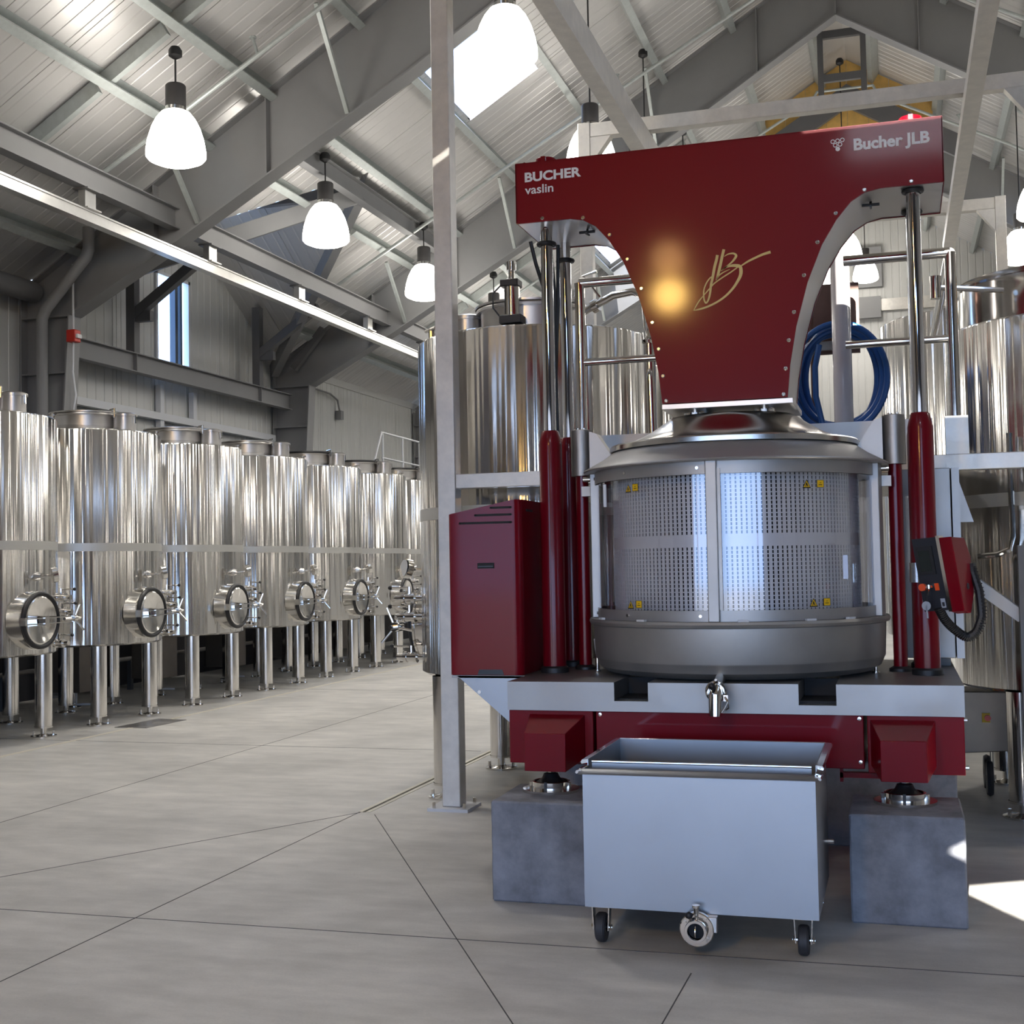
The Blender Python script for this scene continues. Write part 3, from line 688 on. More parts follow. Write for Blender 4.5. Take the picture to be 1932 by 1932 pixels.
# ================================================================== TANKS
def tank(label, R=0.86, zb=0.83, zt=3.12, legs=((0.55,-0.475),(0.55,0.475),(-0.55,-0.475),(-0.55,0.475)), manhole=True, lidseal='polish', band=1.87, leg_r=0.085):
    """upright wine tank, origin on the floor at its axis, manhole looking along +X"""
    t = thing('storage_tank', label, 'tank', (0,0,0))
    def o(n, mb, mt, p=t, **k): return obj(n, mb, mt, p, local=True, **k)
    sh = o('shell', MB().lathe([(0.001,zb+0.02),(R-0.25,zb),(R-0.03,zb+0.0),(R,zb+0.02),(R,zb+0.04),(R,zt-0.015),(R-0.01,zt),(R-0.03,zt+0.005)], n=96), 'tank', sharp=40)
    o('weld_band', MB().lathe([(R+0.001,band-0.042),(R+0.0025,band-0.042),(R+0.0025,band+0.042),(R+0.001,band+0.042)], n=96), 'weld', sh)
    o('dome', MB().lathe([(R-0.03,zt+0.004),(R*0.7,zt+0.05),(R*0.5,zt+0.08),(0.001,zt+0.10)], n=48), 'polish')
    n_c = o('neck', MB().lathe([(0.37,zt+0.03),(0.37,zt+0.21),(0.40,zt+0.21),(0.405,zt+0.225),(0.40,zt+0.24),(0.36,zt+0.24)], (0,0.12,0), 48), 'steel')
    o('neck_lid', MB().lathe([(0.41,zt+0.24),(0.41,zt+0.255),(0.36,zt+0.265),(0.001,zt+0.30)], (0,0.12,0), 48), 'steel')
    if lidseal == 'black': o('lid_gasket', MB().torus((0,0.12,zt+0.245), 0.41, 0.016, 'z', 48, 8), 'black')
    o('vent_neck', MB().lathe([(0.12,zt+0.02),(0.12,zt+0.20),(0.135,zt+0.20),(0.135,zt+0.225),(0.10,zt+0.24),(0.001,zt+0.245)], (0.50,0.10,0), 24), 'steel')
    o('lid_clamp', MB().tube([(0.38,0.0,zt+0.27),(0.45,-0.02,zt+0.28),(0.45,-0.02,zt+0.18)], 0.012, 8), 'polish')
    o('lid_clamp', MB().tube([(0.54,0.10,zt+0.2),(0.64,0.09,zt+0.2),(0.64,0.09,zt+0.12)], 0.012, 8), 'polish')
    o('rim_fitting', MB().cyl((0.62,0.55,zt),(0.62,0.55,zt+0.08),0.022,n=10).tube([(0.56,0.62,zt+0.07),(0.68,0.50,zt+0.07)], 0.014, 8), 'polish')
    lg = MB().lathe([(leg_r,0.10),(leg_r,zb+0.01)], n=24)
    leg_me = lg.mesh('leg', 'polish'); ft = MB().lathe([(0.001,0.0),(0.125,0.0),(0.125,0.012),(0.05,0.02),(0.03,0.03),(0.03,0.085),(leg_r+0.004,0.09),(leg_r+0.004,0.105)], n=24).mesh('foot', 'polish')
    bm_ = MB().cyl((0.085,0.04,0.01),(0.085,0.04,0.06),0.012,n=8).mesh('anchor_bolt', 'polish')
    for x, y in legs:
        l = bpy.data.objects.new('leg', leg_me); COL.objects.link(l); l.parent = t; l.location = (x, y, 0); LOC[l.name] = (0,0,0)
        f = bpy.data.objects.new('foot', ft); COL.objects.link(f); f.parent = l
        for a in (0, 1):
            q = bpy.data.objects.new('anchor_bolt', bm_); COL.objects.link(q); q.parent = l; q.rotation_euler = (0,0,a*pi)
    if manhole:
        zc = 1.165; x0 = sqrt(R*R - 0.28*0.28) - 0.03; ym = -0.09
        R0 = R; R = R - 0.045
        mh = o('manhole_ring', MB().lathe([(0.285,x0),(0.272,R+0.06),(0.268,R+0.10),(0.275,R+0.105),(0.275,R+0.12),(0.255,R+0.125),(0.23,R+0.125)], (0,ym,zc), 48, 'x'), 'polish')
        o('manhole_gasket', MB().torus((R+0.135,ym,zc), 0.248, 0.023, 'x', 48, 10), 'black')
        o('manhole_door', MB().lathe([(0.232,R+0.142),(0.215,R+0.150),(0.14,R+0.128),(0.001,R+0.118)], (0,ym,zc), 40, 'x'), 'polish')
        yk = MB().bar((R+0.175,-0.36,zc+0.022),(R+0.19,0.32,zc+0.022),0.012,0.010).bar((R+0.175,-0.36,zc-0.030),(R+0.19,0.32,zc-0.030),0.012,0.010)
        yk.box(R+0.12,R+0.185,-0.375,-0.35,zc-0.04,zc+0.035).box(R+0.13,R+0.2,-0.11,-0.05,zc-0.045,zc+0.035)
        o('yoke_bar', yk, 'polish')
        kn = MB().cyl((R+0.19,0.19,zc),(R+0.19,0.43,zc),0.016,n=10).cyl((R+0.19,0.31,zc),(R+0.19,0.36,zc),0.034,n=12)
        for a in (0.35, 0.35+2*pi/3, 0.35+4*pi/3):
            kn.cyl((R+0.19,0.34,zc),(R+0.19+0.15*sin(a),0.36,zc+0.15*cos(a)),0.010,n=8)
        o('star_handle', kn, 'polish')
        R = R0
        g = o('thermometer', MB().cyl((R-0.02,-0.02,1.575),(R+0.05,-0.02,1.575),0.05,0.03,n=16).cyl((R+0.05,-0.02,1.575),(R+0.17,-0.02,1.585),0.012,n=8).cyl((R+0.17,-0.035,1.585),(R+0.20,0.0,1.595),0.074,n=24), 'polish')
        o('dial', MB().cyl((R+0.2005,0.0005,1.595),(R+0.203,0.003,1.5955),0.064,n=24), 'dial', g)
        for i, (yv, zv) in enumerate(((0.25,1.37),(0.28,1.235),(0.19,0.935))):
            xs = sqrt(R*R - yv*yv)
            v = o('valve', MB().cyl((xs-0.03,yv,zv),(xs+0.06,yv,zv),0.022,n=12).cyl((xs+0.05,yv,zv),(xs+0.075,yv,zv),0.042,n=16).cyl((xs+0.075,yv,zv),(xs+0.13,yv,zv),0.034,n=16).cyl((xs+0.13,yv,zv),(xs+0.155,yv,zv),0.042,n=16).cyl((xs+0.155,yv,zv),(xs+0.21,yv,zv),0.024,n=12), 'polish')
            o('valve_stem', MB().cyl((xs+0.10,yv,zv+0.03),(xs+0.10,yv,zv+0.085),0.012,n=8).cyl((xs+0.10,yv,zv+0.078),(xs+0.24,yv,zv+0.078),0.008,n=8), 'polish', v)
            o('knob', MB().lathe([(0.001,-0.018),(0.014,-0.01),(0.018,0.0),(0.014,0.01),(0.001,0.018)], (xs+0.25,yv,zv+0.078), 12), 'black', v)
    return t
tl = ['stainless tank cut by the edge of the photo, with round manhole by the first leg', 'second stainless tank along the row, in front of the drain pipe column',
      'third stainless tank along the row, below the dormer window', 'fourth stainless tank along the row', 'fifth stainless tank of the row with a black lid gasket, by the far frame column',
      'sixth stainless tank along the row', 'seventh stainless tank, half hidden behind the near tank fittings', 'eighth stainless tank, almost hidden behind the near tank',
      'ninth and last stainless tank of the row']
GRP = 'row of stainless tanks along the window wall'
tk = tank(tl[0]); tk['group'] = GRP; tk.location = (-8.65, 10.235, 0)
tb = None
for i in range(1, 9):
    y = 10.235 + 1.855*i
    if i == 4:
        tb = tank(tl[i], lidseal='black'); tb['group'] = GRP; tb.location = (-8.65, y, 0)
    else: dup(tb if i > 4 else tk, (-8.65, y, 0), 0, tl[i])
dup(tk, (-8.65, 8.38, 0), 0, 'stainless tank of the row outside the view')
# row beyond the aisle
G2 = 'stainless tanks around the press'
n1 = tank('large stainless tank behind the square post with level sensor on top', R=0.875, zb=0.83, zt=3.22, legs=((0.53,-0.64),(0.53,0.64),(-0.53,-0.64),(-0.53,0.64)), band=1.97)
n1.location = (-2.52, 9.02, 0); n1.rotation_euler = (0,0,pi); n1['group'] = G2
dup(n1, (-2.52, 10.85, 0), pi, 'stainless tank glimpsed over the cone lid, behind the large near tank')
dup(n1, (-2.52, 13.6, 0), pi, 'stainless tank hidden behind the press head arch')
r1 = tank('stainless tank at the edge of the photo behind the control panel', R=0.875, zb=0.76, zt=3.08, legs=((0.53,-0.64),(0.53,0.64),(-0.53,-0.64),(-0.53,0.64)), manhole=False, band=1.95)
r1.location = (1.22, 9.05, 0); r1['group'] = G2
obj('wide_neck', MB().lathe([(0.79,3.06),(0.79,3.36),(0.81,3.36),(0.81,3.39),(0.001,3.43)], n=64), 'polish', r1, local=True)
obj('relief_valve', MB().cyl((-0.32,-0.62,3.4),(-0.32,-0.62,3.52),0.05,n=16).cyl((-0.32,-0.62,3.52),(-0.32,-0.62,3.54),0.065,n=16), 'polish', r1, local=True)
obj('sample_tap', MB().tube([(-0.55,-0.66,3.25),(-0.95,-0.80,3.27)], 0.018, 8).cyl((-0.95,-0.80,3.2),(-0.95,-0.80,3.34),0.035,n=12), 'polish', r1, local=True)
obj('dip_pipe', MB().tube([(-0.55,-0.76,2.35),(-0.55,-0.76,1.72),(-0.57,-0.76,1.64),(-0.64,-0.76,1.61),(-0.75,-0.72,1.6)], 0.018, 10), 'polish', r1, local=True)
r2 = tank('taller stainless tank with sloping rim behind the press piston', R=1.10, zb=0.83, zt=3.92, manhole=False, band=2.4, legs=((0.7,-0.7),(0.7,0.7),(-0.7,-0.7),(-0.7,0.7)))
r2.location = (0.98, 13.4, 0); r2['group'] = G2

# sensors and plumbing on the near tank top
t = thing('level_sensor', 'stainless cylinder sensor with black cable on the near tank top', 'sensor', (-2.55, 8.45, 3.25))
obj('body', MB().cyl((-2.53,8.45,3.30),(-2.53,8.45,3.50),0.055,n=24), 'polish', t)
obj('clamp', MB().box(-2.61,-2.45,8.39,8.51,3.24,3.30), 'black', t, bevel=0.006)
obj('cap', MB().box(-2.60,-2.47,8.39,8.51,3.50,3.55), 'black', t, bevel=0.006)
obj('plunger', MB().cyl((-2.53,8.45,3.55),(-2.53,8.45,3.62),0.022,n=12).cyl((-2.53,8.45,3.62),(-2.53,8.45,3.68),0.034,n=12), 'polish', t)
obj('cable', MB().tube([(-2.60,8.43,3.52),(-2.66,8.42,3.46),(-2.66,8.42,3.36),(-2.60,8.42,3.28)], 0.006, 6), 'black', t)
t.location.z += 0.04
t = thing('transfer_pipe', 'polished bent pipe with butterfly valve on the near tank rim beside the arch', 'pipe', (-1.75, 8.35, 3.2))
obj('pipe', MB().tube([(-2.05,8.5,3.33),(-1.80,8.42,3.42),(-1.66,8.4,3.43),(-1.60,8.38,3.40),(-1.57,8.36,3.32),(-1.54,8.3,3.05)], 0.026, 12), 'polish', t)
obj('coupling', MB().cyl((-1.96,8.48,3.36),(-1.92,8.47,3.375),0.045,n=16), 'polish', t)
obj('coupling', MB().cyl((-1.555,8.33,3.12),(-1.545,8.31,3.07),0.045,n=16), 'polish', t)
obj('lever', MB().tube([(-1.90,8.44,3.42),(-2.00,8.38,3.56),(-1.90,8.36,3.58)], 0.010, 8), 'polish', t)
obj('tail_pipe', MB().tube([(-1.54,8.3,3.05),(-1.53,8.28,2.4)], 0.04, 12), 'polish', t)

# ================================================================== GANTRY FRAMES OVER THE PRESS
def post(x, y, z0, z1, s=0.125): return MB().box(x-s/2, x+s/2, y-s/2, y+s/2, z0, z1)
def portal(Y, label, xl=-2.86, xr=1.31, foot=True):
    t = thing('gantry_portal', label, 'gantry frame', ((xl+xr)/2, Y, 0))
    for x, s in ((xl, 1), (xr, -1)):
        c = obj('column', post(x, Y, 0.02, 5.97), 'alu', t, bevel=0.006)
        bp = obj('base_plate', MB().box(x-0.14, x+0.14, Y-0.14, Y+0.14, 0, 0.02), 'white_paint', t)
        for a in (-1, 1):
            for b in (-1, 1):
                obj('anchor_bolt', MB().cyl((x+a*0.105, Y+b*0.105, 0.02), (x+a*0.105, Y+b*0.105, 0.055), 0.012, n=6), 'polish', bp)
        obj('gusset', MB().prism([(x+s*0.0625,5.82),(x+s*0.27,5.82),(x+s*0.0625,5.55)], Y-0.055, Y+0.055), 'alu', t, flat=True)
    obj('cross_beam', MB().box(xl+0.0625, xr-0.0625, Y-0.06, Y+0.06, 5.82, 5.96), 'alu', t, bevel=0.006)
    return t
portal(8.01, 'square post gantry frame standing by the burgundy cabinet')
portal(12.2, 'gantry frame whose pale cross beam passes above the press head')
portal(16.4, 'last gantry frame, its corner seen over the domed tank')
for x, l in ((-2.27, 'pale steel rail running away above the logo end of the press head'), (0.74, 'pale steel rail crossing down past the far end of the press head')):
    t = thing('gantry_rail', l, 'rail', (x, 12, 5.52))
    obj('rail', MB().prism([(x-0.07,5.55),(x+0.07,5.55),(x+0.07,5.80),(x+0.04,5.80),(x+0.04,5.62),(x-0.07,5.62)], 6.0, 17.3), 'alu', t, flat=True)
    obj('rail_lip', MB().box(x-0.07, x-0.045, 6.0, 17.3, 5.62, 5.68), 'alu', t)
t = thing('hoist_trolley', 'small hoist trolley under the rail just above the press head', 'trolley', (-2.27, 12.5, 5.3))
obj('body', MB().box(-2.38,-2.20,12.35,12.6,5.30,5.54), 'frame_dark', t, bevel=0.01)
obj('roller', MB().cyl((-2.30,12.33,5.42),(-2.30,12.28,5.42),0.05,n=16), 'polish', t)

# walkway between the tanks: edge bar, deck, kick plates, railings
t = thing('walkway', 'stainless walkway edge bar running behind the press at lid height', 'platform', (-1.0, 8.0, 2.1))
obj('edge_bar', MB().box(-2.797, 1.24, 7.96, 8.06, 2.115, 2.21), 'alu', t, bevel=0.004)
obj('edge_bar', MB().box(1.375, 3.6, 7.96, 8.06, 2.115, 2.21), 'alu', t, bevel=0.004)
obj('walkway_deck', MB().box(-1.60, 0.30, 8.06, 12.0, 2.16, 2.20), 'steel_satin', t)
obj('kick_plate', MB().box(-1.90, -1.42, 8.04, 8.06, 2.22, 2.43), 'post_steel', t)
obj('kick_plate', MB().box(-0.62, 0.22, 8.04, 8.06, 2.22, 2.44), 'post_steel', t)
def rail_run(xa, xb, y, label, post_x):
    t = thing('walkway_railing', label, 'railing', ((xa+xb)/2, y, 2.2))
    obj('top_rail', MB().tube([(xa, y, 3.43), (xb, y, 3.43)], 0.032, 14), 'polish', t)
    obj('mid_rail', MB().tube([(xa, y, 2.91), (xb, y, 2.91)], 0.024, 12), 'polish', t)
    obj('railing_post', MB().tube([(post_x, y, 2.21), (post_x, y, 3.43)], 0.034, 14), 'polish', t)
    return t
rail_run(-1.94, -1.25, 8.02, 'polished railing with corner post behind the paired piston rods', -1.94)
rr = rail_run(-0.27, 0.35, 8.02, 'polished railing lit white beside the domed tank', 0.35)
obj('post_shoe', MB().box(0.29, 0.42, 7.97, 8.07, 2.21, 2.44), 'alu', rr)
obj('side_rail', MB().tube([(0.35, 8.02, 3.43), (0.33, 11.0, 3.43)], 0.03, 12), 'polish', rr)
# things behind: pvc pipe, board, hose
solo('pvc_pipe', MB().lathe([(0.001,2.2),(0.062,2.2),(0.062,3.60),(0.05,3.62),(0.001,3.625)], (-0.315, 8.62, 0), 28), 'pvc', 'thick glossy white standpipe rising behind the cone lid', 'pipe')
t = thing('hose_board', 'brown panel on a stand behind the white standpipe', 'panel', (-0.45, 9.1, 2.2))
obj('board', MB().box(-0.66,-0.21,9.08,9.12,3.03,3.52), 'rust', t)
obj('stand_pipe', MB().cyl((-0.53,9.04,2.2),(-0.53,9.04,3.55),0.015,n=10), 'rust_pipe', t)
obj('strut', MB().box(-0.66,-0.24,9.02,9.06,3.05,3.11), 'steel_satin', t)
hose = MB(); 
def ring_pts(cx, cz, rx, rz, y, n=48, t0=0.0):
    return [(cx + rx*sin(2*pi*i/n + t0), y, cz + rz*cos(2*pi*i/n + t0)) for i in range(n+1)]
HL = thing('blue_hose_coil', 'coiled blue hose hanging on the brown panel', 'hose', (-0.33, 8.85, 2.45))
for k, (rx, rz, y, dx) in enumerate(((0.315,0.37,8.80,0),(0.275,0.33,8.83,0.01),(0.235,0.345,8.86,0.015),(0.295,0.31,8.88,-0.01),(0.255,0.37,8.91,0.005))):
    obj('hose_loop', MB().tube(ring_pts(-0.35+dx, 2.82, rx, rz, y), 0.021, 10, caps=False), 'blue_hose', HL)
obj('hose_tail', MB().tube([(-0.47,8.8,3.05),(-0.50,8.78,2.9),(-0.50,8.78,2.7),(-0.46,8.78,2.5)], 0.02, 10), 'blue_hose', HL)
obj('hook', MB().tube([(-0.35,9.015,3.15),(-0.35,8.78,3.17),(-0.35,8.76,3.22)], 0.012, 8), 'steel_satin', HL)

# stair railing far left
t = thing('stair_railing', 'thin pale stair railing beyond the far end of the tank row', 'railing', (-9.5, 24, 3.3))
obj('top_rail', MB().tube([(-9.62,22.6,3.55),(-9.62,23.05,4.25),(-9.62,26.5,4.22)], 0.022, 8), 'white_paint', t)
obj('mid_rail', MB().tube([(-9.62,23.05,3.75),(-9.62,26.5,3.72)], 0.018, 8), 'white_paint', t)
for y in (23.1, 24.15, 25.1, 26.3): obj('railing_post', MB().tube([(-9.62,y,3.1),(-9.62,y,4.24)], 0.02, 8), 'white_paint', t)
obj('landing', MB().box(-10.4,-9.56,22.8,27.5,3.02,3.10), 'steel_satin', t)
obj('landing_leg', MB().box(-9.68,-9.58,26.9,27.0,0,3.02), 'steel_satin', t)
obj('landing_leg', MB().box(-10.1,-10.0,26.9,27.0,0,3.02), 'steel_satin', t)

# ================================================================== WINE PRESS
CX, CY = -0.857, 7.06
P = thing('wine_press', 'large burgundy and stainless basket press on four concrete blocks', 'press', (CX, CY, 0))
# --- skid
sk = [(-1.944,0.858),(0.274,0.858),(0.274,1.003),(-0.303,1.003),(-0.303,0.902),(-0.479,0.902),(-0.479,1.003),(-1.212,1.003),(-1.212,0.91),(-1.384,0.91),(-1.384,1.003),(-1.944,1.003)]
skid = obj('skid', MB().prism(sk, 6.28, 7.86), 'steel_satin', P, flat=True)
for a, b in ((-1.384,-1.212),(-0.479,-0.303)):
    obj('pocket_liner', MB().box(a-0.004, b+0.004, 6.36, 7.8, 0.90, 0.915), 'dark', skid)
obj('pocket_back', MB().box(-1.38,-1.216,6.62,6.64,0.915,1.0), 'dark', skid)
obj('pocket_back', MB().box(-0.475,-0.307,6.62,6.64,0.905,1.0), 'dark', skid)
# red aprons
for x0, x1, z0, y in ((-1.940,-1.498,0.588,6.292),(-1.485,-0.182,0.602,6.300),(-0.165,0.270,0.586,6.292)):
    ap = obj('apron_panel', MB().box(x0, x1, y, 7.8, z0, 0.858), 'red', P, bevel=0.004)
    if x0 == -1.485:
        for xx, zz in ((-1.462,0.84),(-0.200,0.84),(-0.200,0.635),(-1.462,0.635)):
            obj('screw', MB().lathe([(0.001,-0.006),(0.009,-0.005),(0.011,0.0)], (xx, 6.299, zz), 12, 'y'), 'polish', ap)
    if x0 > -0.2:
        for zz in (0.84, 0.62): obj('screw', MB().cyl((0.27,6.31,zz),(0.285,6.31,zz),0.010,n=10), 'polish', ap)
obj('lower_bracket', MB().box(-0.30,-0.05,6.36,6.40,0.55,0.575).box(-0.30,-0.285,6.36,6.40,0.53,0.60), 'red', P)
def cover(xf0, xf1, xb0, xb1):
    yf, yb = 6.03, 6.292; zt_, zm, zb_ = 0.838, 0.775, 0.590
    v = [(xf0,yf,zb_),(xf1,yf,zb_),(xf1,yf,zm),(xf0,yf,zm),(xb0,yb,zb_+0.03),(xb1,yb,zb_+0.03),(xb1,yb,zt_),(xb0,yb,zt_)]
    return MB().add(v, [(0,1,2,3),(4,7,6,5),(3,2,6,7),(0,4,5,1),(1,5,6,2),(0,3,7,4)])
obj('foot_cover', cover(-1.785,-1.577,-1.83,-1.54), 'red', P, bevel=0.003)
obj('foot_cover', cover(-0.104,0.098,-0.152,0.142), 'red', P, bevel=0.003)
for fx, fy in ((-1.69,6.17),(-0.003,6.17),(-1.69,7.62),(-0.003,7.62)):
    ft = obj('levelling_foot', MB().lathe([(0.001,0.475),(0.142,0.475),(0.142,0.489),(0.112,0.491),(0.001,0.491)], (fx,fy,0), 40), 'polish', P)
    obj('clamp_ring', MB().lathe([(0.094,0.491),(0.094,0.524),(0.086,0.526),(0.082,0.524),(0.082,0.491)], (fx,fy,0), 40), 'polish', ft)
    obj('ring_gap', MB().box(fx-0.010,fx+0.004,fy-0.098,fy-0.08,0.489,0.53), 'black', ft)
    obj('boot', MB().lathe([(0.081,0.515),(0.07,0.522),(0.045,0.54),(0.036,0.56),(0.02,0.566),(0.001,0.566)], (fx,fy,0), 28), 'black', ft)
    obj('spindle', MB().cyl((fx,fy,0.56),(fx,fy,0.60),0.010,n=12).cyl((fx,fy,0.562),(fx,fy,0.575),0.018,n=6), 'polish', ft)
    for a in (0.2, 2.94, 4.2):
        obj('clamp_bolt', MB().cyl((fx+0.098*cos(a),fy-0.098*sin(a)*0.9,0.491),(fx+0.098*cos(a),fy-0.098*sin(a)*0.9,0.52),0.012,n=6), 'polish', ft)
# --- must tub and spout
tub = obj('collecting_tub', MB().lathe([(0.001,1.006),(0.66,1.008),(0.72,1.018),(0.757,1.045),(0.772,1.080),(0.776,1.086),(0.779,1.094),(0.786,1.268),(0.803,1.273),(0.810,1.288),(0.803,1.302),(0.76,1.300),(0.73,1.29),(0.70,1.29),(0.001,1.26)], (CX,CY,0), 96), 'tub', P, sharp=28)
sp = obj('drain_spout', MB().tube([(-0.857,6.36,1.03),(-0.857,6.22,1.0),(-0.857,6.17,0.985),(-0.859,6.145,0.955),(-0.861,6.14,0.86)], [0.03,0.03,0.032,0.033,0.031], 20), 'polish', P)
obj('spout_clamp', MB().torus((-0.858,6.165,0.975), 0.042, 0.011, 'y', 24, 8).box(-0.822,-0.80,6.15,6.17,0.93,0.96), 'polish', sp)
obj('clamp_handle', MB().tube([(-0.815,6.15,0.95),(-0.80,6.14,0.93),(-0.815,6.135,0.90),(-0.83,6.13,0.878)], 0.005, 8).tube([(-0.80,6.14,0.93),(-0.795,6.14,0.90),(-0.812,6.14,0.89)], 0.004, 8), 'polish', sp)
obj('valve_lever', MB().tube([(-0.85,6.18,0.98),(-0.852,6.15,1.03),(-0.852,6.12,1.035)], 0.006, 8), 'polish', sp)
obj('valve_knob', MB().lathe([(0.001,-0.018),(0.014,-0.011),(0.018,0.0),(0.014,0.011),(0.001,0.018)], (-0.872,6.13,1.002), 16), 'black', sp)
for x, z0, z1 in ((-1.611,1.005,1.10),(-0.128,1.005,1.045)):
    obj('locating_pin', MB().cyl((x,6.9,z0),(x,6.9,z1),0.010,n=12).cyl((x,6.9,z0),(x,6.9,z0+0.008),0.02,n=12), 'polish', P)
obj('pin_lever', MB().cyl((-1.611,6.9,1.09),(-1.617,6.9,1.185),0.008,0.013,n=10), 'white_paint', P)
# --- cage: perforated basket inside a clear guard
def basket():
    R = 0.665; nc = 164; mb = MB(); rows = []
    z = 1.322
    while z < 1.655: rows.append((z, True)); z += 0.0208
    rows.append((z, False)); z2 = 1.735; z = z2
    while z < 2.065: rows.append((z, True)); z += 0.0208
    pt = lambda u, zz, r=R: (CX + r*cos(u), CY + r*sin(u), zz)
    dw = 2*pi/nc
    for zz, slot in rows:
        h = 0.0208 if slot else z2-zz
        for i in range(nc):
            u0 = i*dw; u1 = u0 + dw
            if slot:
                a, b = u0 + dw*0.34, u0 + dw*0.66; c, d = zz + h*0.13, zz + h*0.87
                o = [pt(u0,zz),pt(u1,zz),pt(u1,zz+h),pt(u0,zz+h)]; q = [pt(a,c),pt(b,c),pt(b,d),pt(a,d)]; q2 = [pt(a,c,R-0.004),pt(b,c,R-0.004),pt(b,d,R-0.004),pt(a,d,R-0.004)]
                mb.add(o+q+q2, [(0,1,5,4),(1,2,6,5),(2,3,7,6),(3,0,4,7),(4,5,9,8),(5,6,10,9),(6,7,11,10),(7,4,8,11)])
            else: mb.add([pt(u0,zz),pt(u1,zz),pt(u1,zz+h),pt(u0,zz+h)], [(0,1,2,3)])
    me = bpy.data.meshes.new('perforated_basket'); me.from_pydata(mb.v, [], mb.f)
    bm = bmesh.new(); bm.from_mesh(me); bmesh.ops.remove_doubles(bm, verts=bm.verts, dist=0.0002); bmesh.ops.recalc_face_normals(bm, faces=bm.faces)
    bmesh.ops.translate(bm, verts=bm.verts, vec=(-CX, -CY, 0)); bm.to_mesh(me); bm.free()
    me.shade_smooth(); me.set_sharp_from_angle(angle=radians(30)); me.materials.append(M['basket'])
    o = bpy.data.objects.new('perforated_basket', me); COL.objects.link(o); o.parent = P; LOC[o.name] = LOC[P.name]; o['kind'] = 'stuff'
    return o
bk = basket()
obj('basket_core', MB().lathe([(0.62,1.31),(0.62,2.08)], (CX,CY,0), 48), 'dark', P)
obj('basket_top_band', MB().lathe([(0.668,2.066),(0.668,2.10)], (CX,CY,0), 64), 'steel', P)
AR = 0.755
def arc(r0, r1, z0, z1, a0, a1, n=40):
    return MB().lathe([(r0,z0),(r1,z0),(r1,z1),(r0,z1)], (CX,CY,0), n, 'z', closed=True, a0=a0, a1=a1)
A_C = atan2(6.36-CY, -0.872-CX)      # centre post direction
PA = [radians(180+10), A_C, radians(360-10), radians(60), radians(120)]   # frame posts
def apost(a, w, r0=0.742, r1=0.79, z0=1.302, z1=2.10):
    c = Vector((cos(a), sin(a))); tdir = Vector((-sin(a), cos(a))); q = []
    for rr, s in ((r0,-1),(r1,-1),(r1,1),(r0,1)): p = Vector((CX,CY)) + c*rr + tdir*(s*w/2); q.append((p.x, p.y))
    return MB().prism(q, z0, z1, 'xy')
for a, w in zip(PA, (0.10, 0.055, 0.10, 0.08, 0.08)): obj('cage_post', apost(a, w), 'post_steel', P, flat=True, bevel=0.004)
obj('centre_hinge', apost(A_C+0.045, 0.018, 0.75, 0.775, 1.36, 2.06), 'steel_satin', P, flat=True)
for a0, a1 in ((PA[0]+0.075, A_C-0.042), (A_C+0.042, PA[2]-0.075), (PA[2]+0.06, 2*pi+PA[3]), (PA[3]+0.06, PA[4]-0.06), (PA[4]+0.06, PA[0]-0.08)):
    if a1 < a0: a1 += 2*pi
    g = obj('clear_guard', MB().lathe([(AR,1.35),(AR,2.07)], (CX,CY,0), 40, 'z', a0=a0, a1=a1), 'guard', P)
    obj('lower_guard_rail', arc(AR-0.006, AR+0.006, 1.302, 1.357, a0, a1), 'post_steel', g)
    ur = obj('upper_guard_rail', arc(AR-0.006, AR+0.010, 2.035, 2.098, a0, a1), 'post_steel', g)
    if a0 > pi/2 and a0 < 2*pi-0.5 and a1 < 2*pi+0.2:
        for k in (0.04, 0.5, 0.96):
            a = a0+(a1-a0)*k
            for z, rr in ((1.33, AR+0.006), (2.066, AR+0.010)):
                c0 = (CX+rr*cos(a), CY+rr*sin(a), z); c1 = (CX+(rr+0.008)*cos(a), CY+(rr+0.008)*sin(a), z)
                obj('screw', MB().cyl(c0, c1, 0.008, n=10), 'polish', P)
for a in (PA[0]+0.35, PA[0]+0.85, A_C+0.18, A_C+0.62, A_C+0.95):
    c0 = Vector((CX+0.775*cos(a), CY+0.775*sin(a), 1.305)); td = Vector((-sin(a), cos(a), 0))
    obj('guide_pad', MB().bar(c0-td*0.026, c0+td*0.026, 0.02, 0.012), 'white', P)
# flange and cone lid
obj('cage_flange', MB().lathe([(0.74,2.098),(0.822,2.098),(0.826,2.104),(0.822,2.110),(0.72,2.165),(0.665,2.205),(0.64,2.205)], (CX,CY,0), 96), 'post_steel', P, sharp=25)
obj('cone_lid', MB().lathe([(0.64,2.205),(0.678,2.208),(0.678,2.232),(0.67,2.240),(0.63,2.243),(0.575,2.256),(0.50,2.288),(0.43,2.328),(0.375,2.365),(0.345,2.388),(0.001,2.392)], (CX,CY,0), 96), 'lid', P, sharp=40)
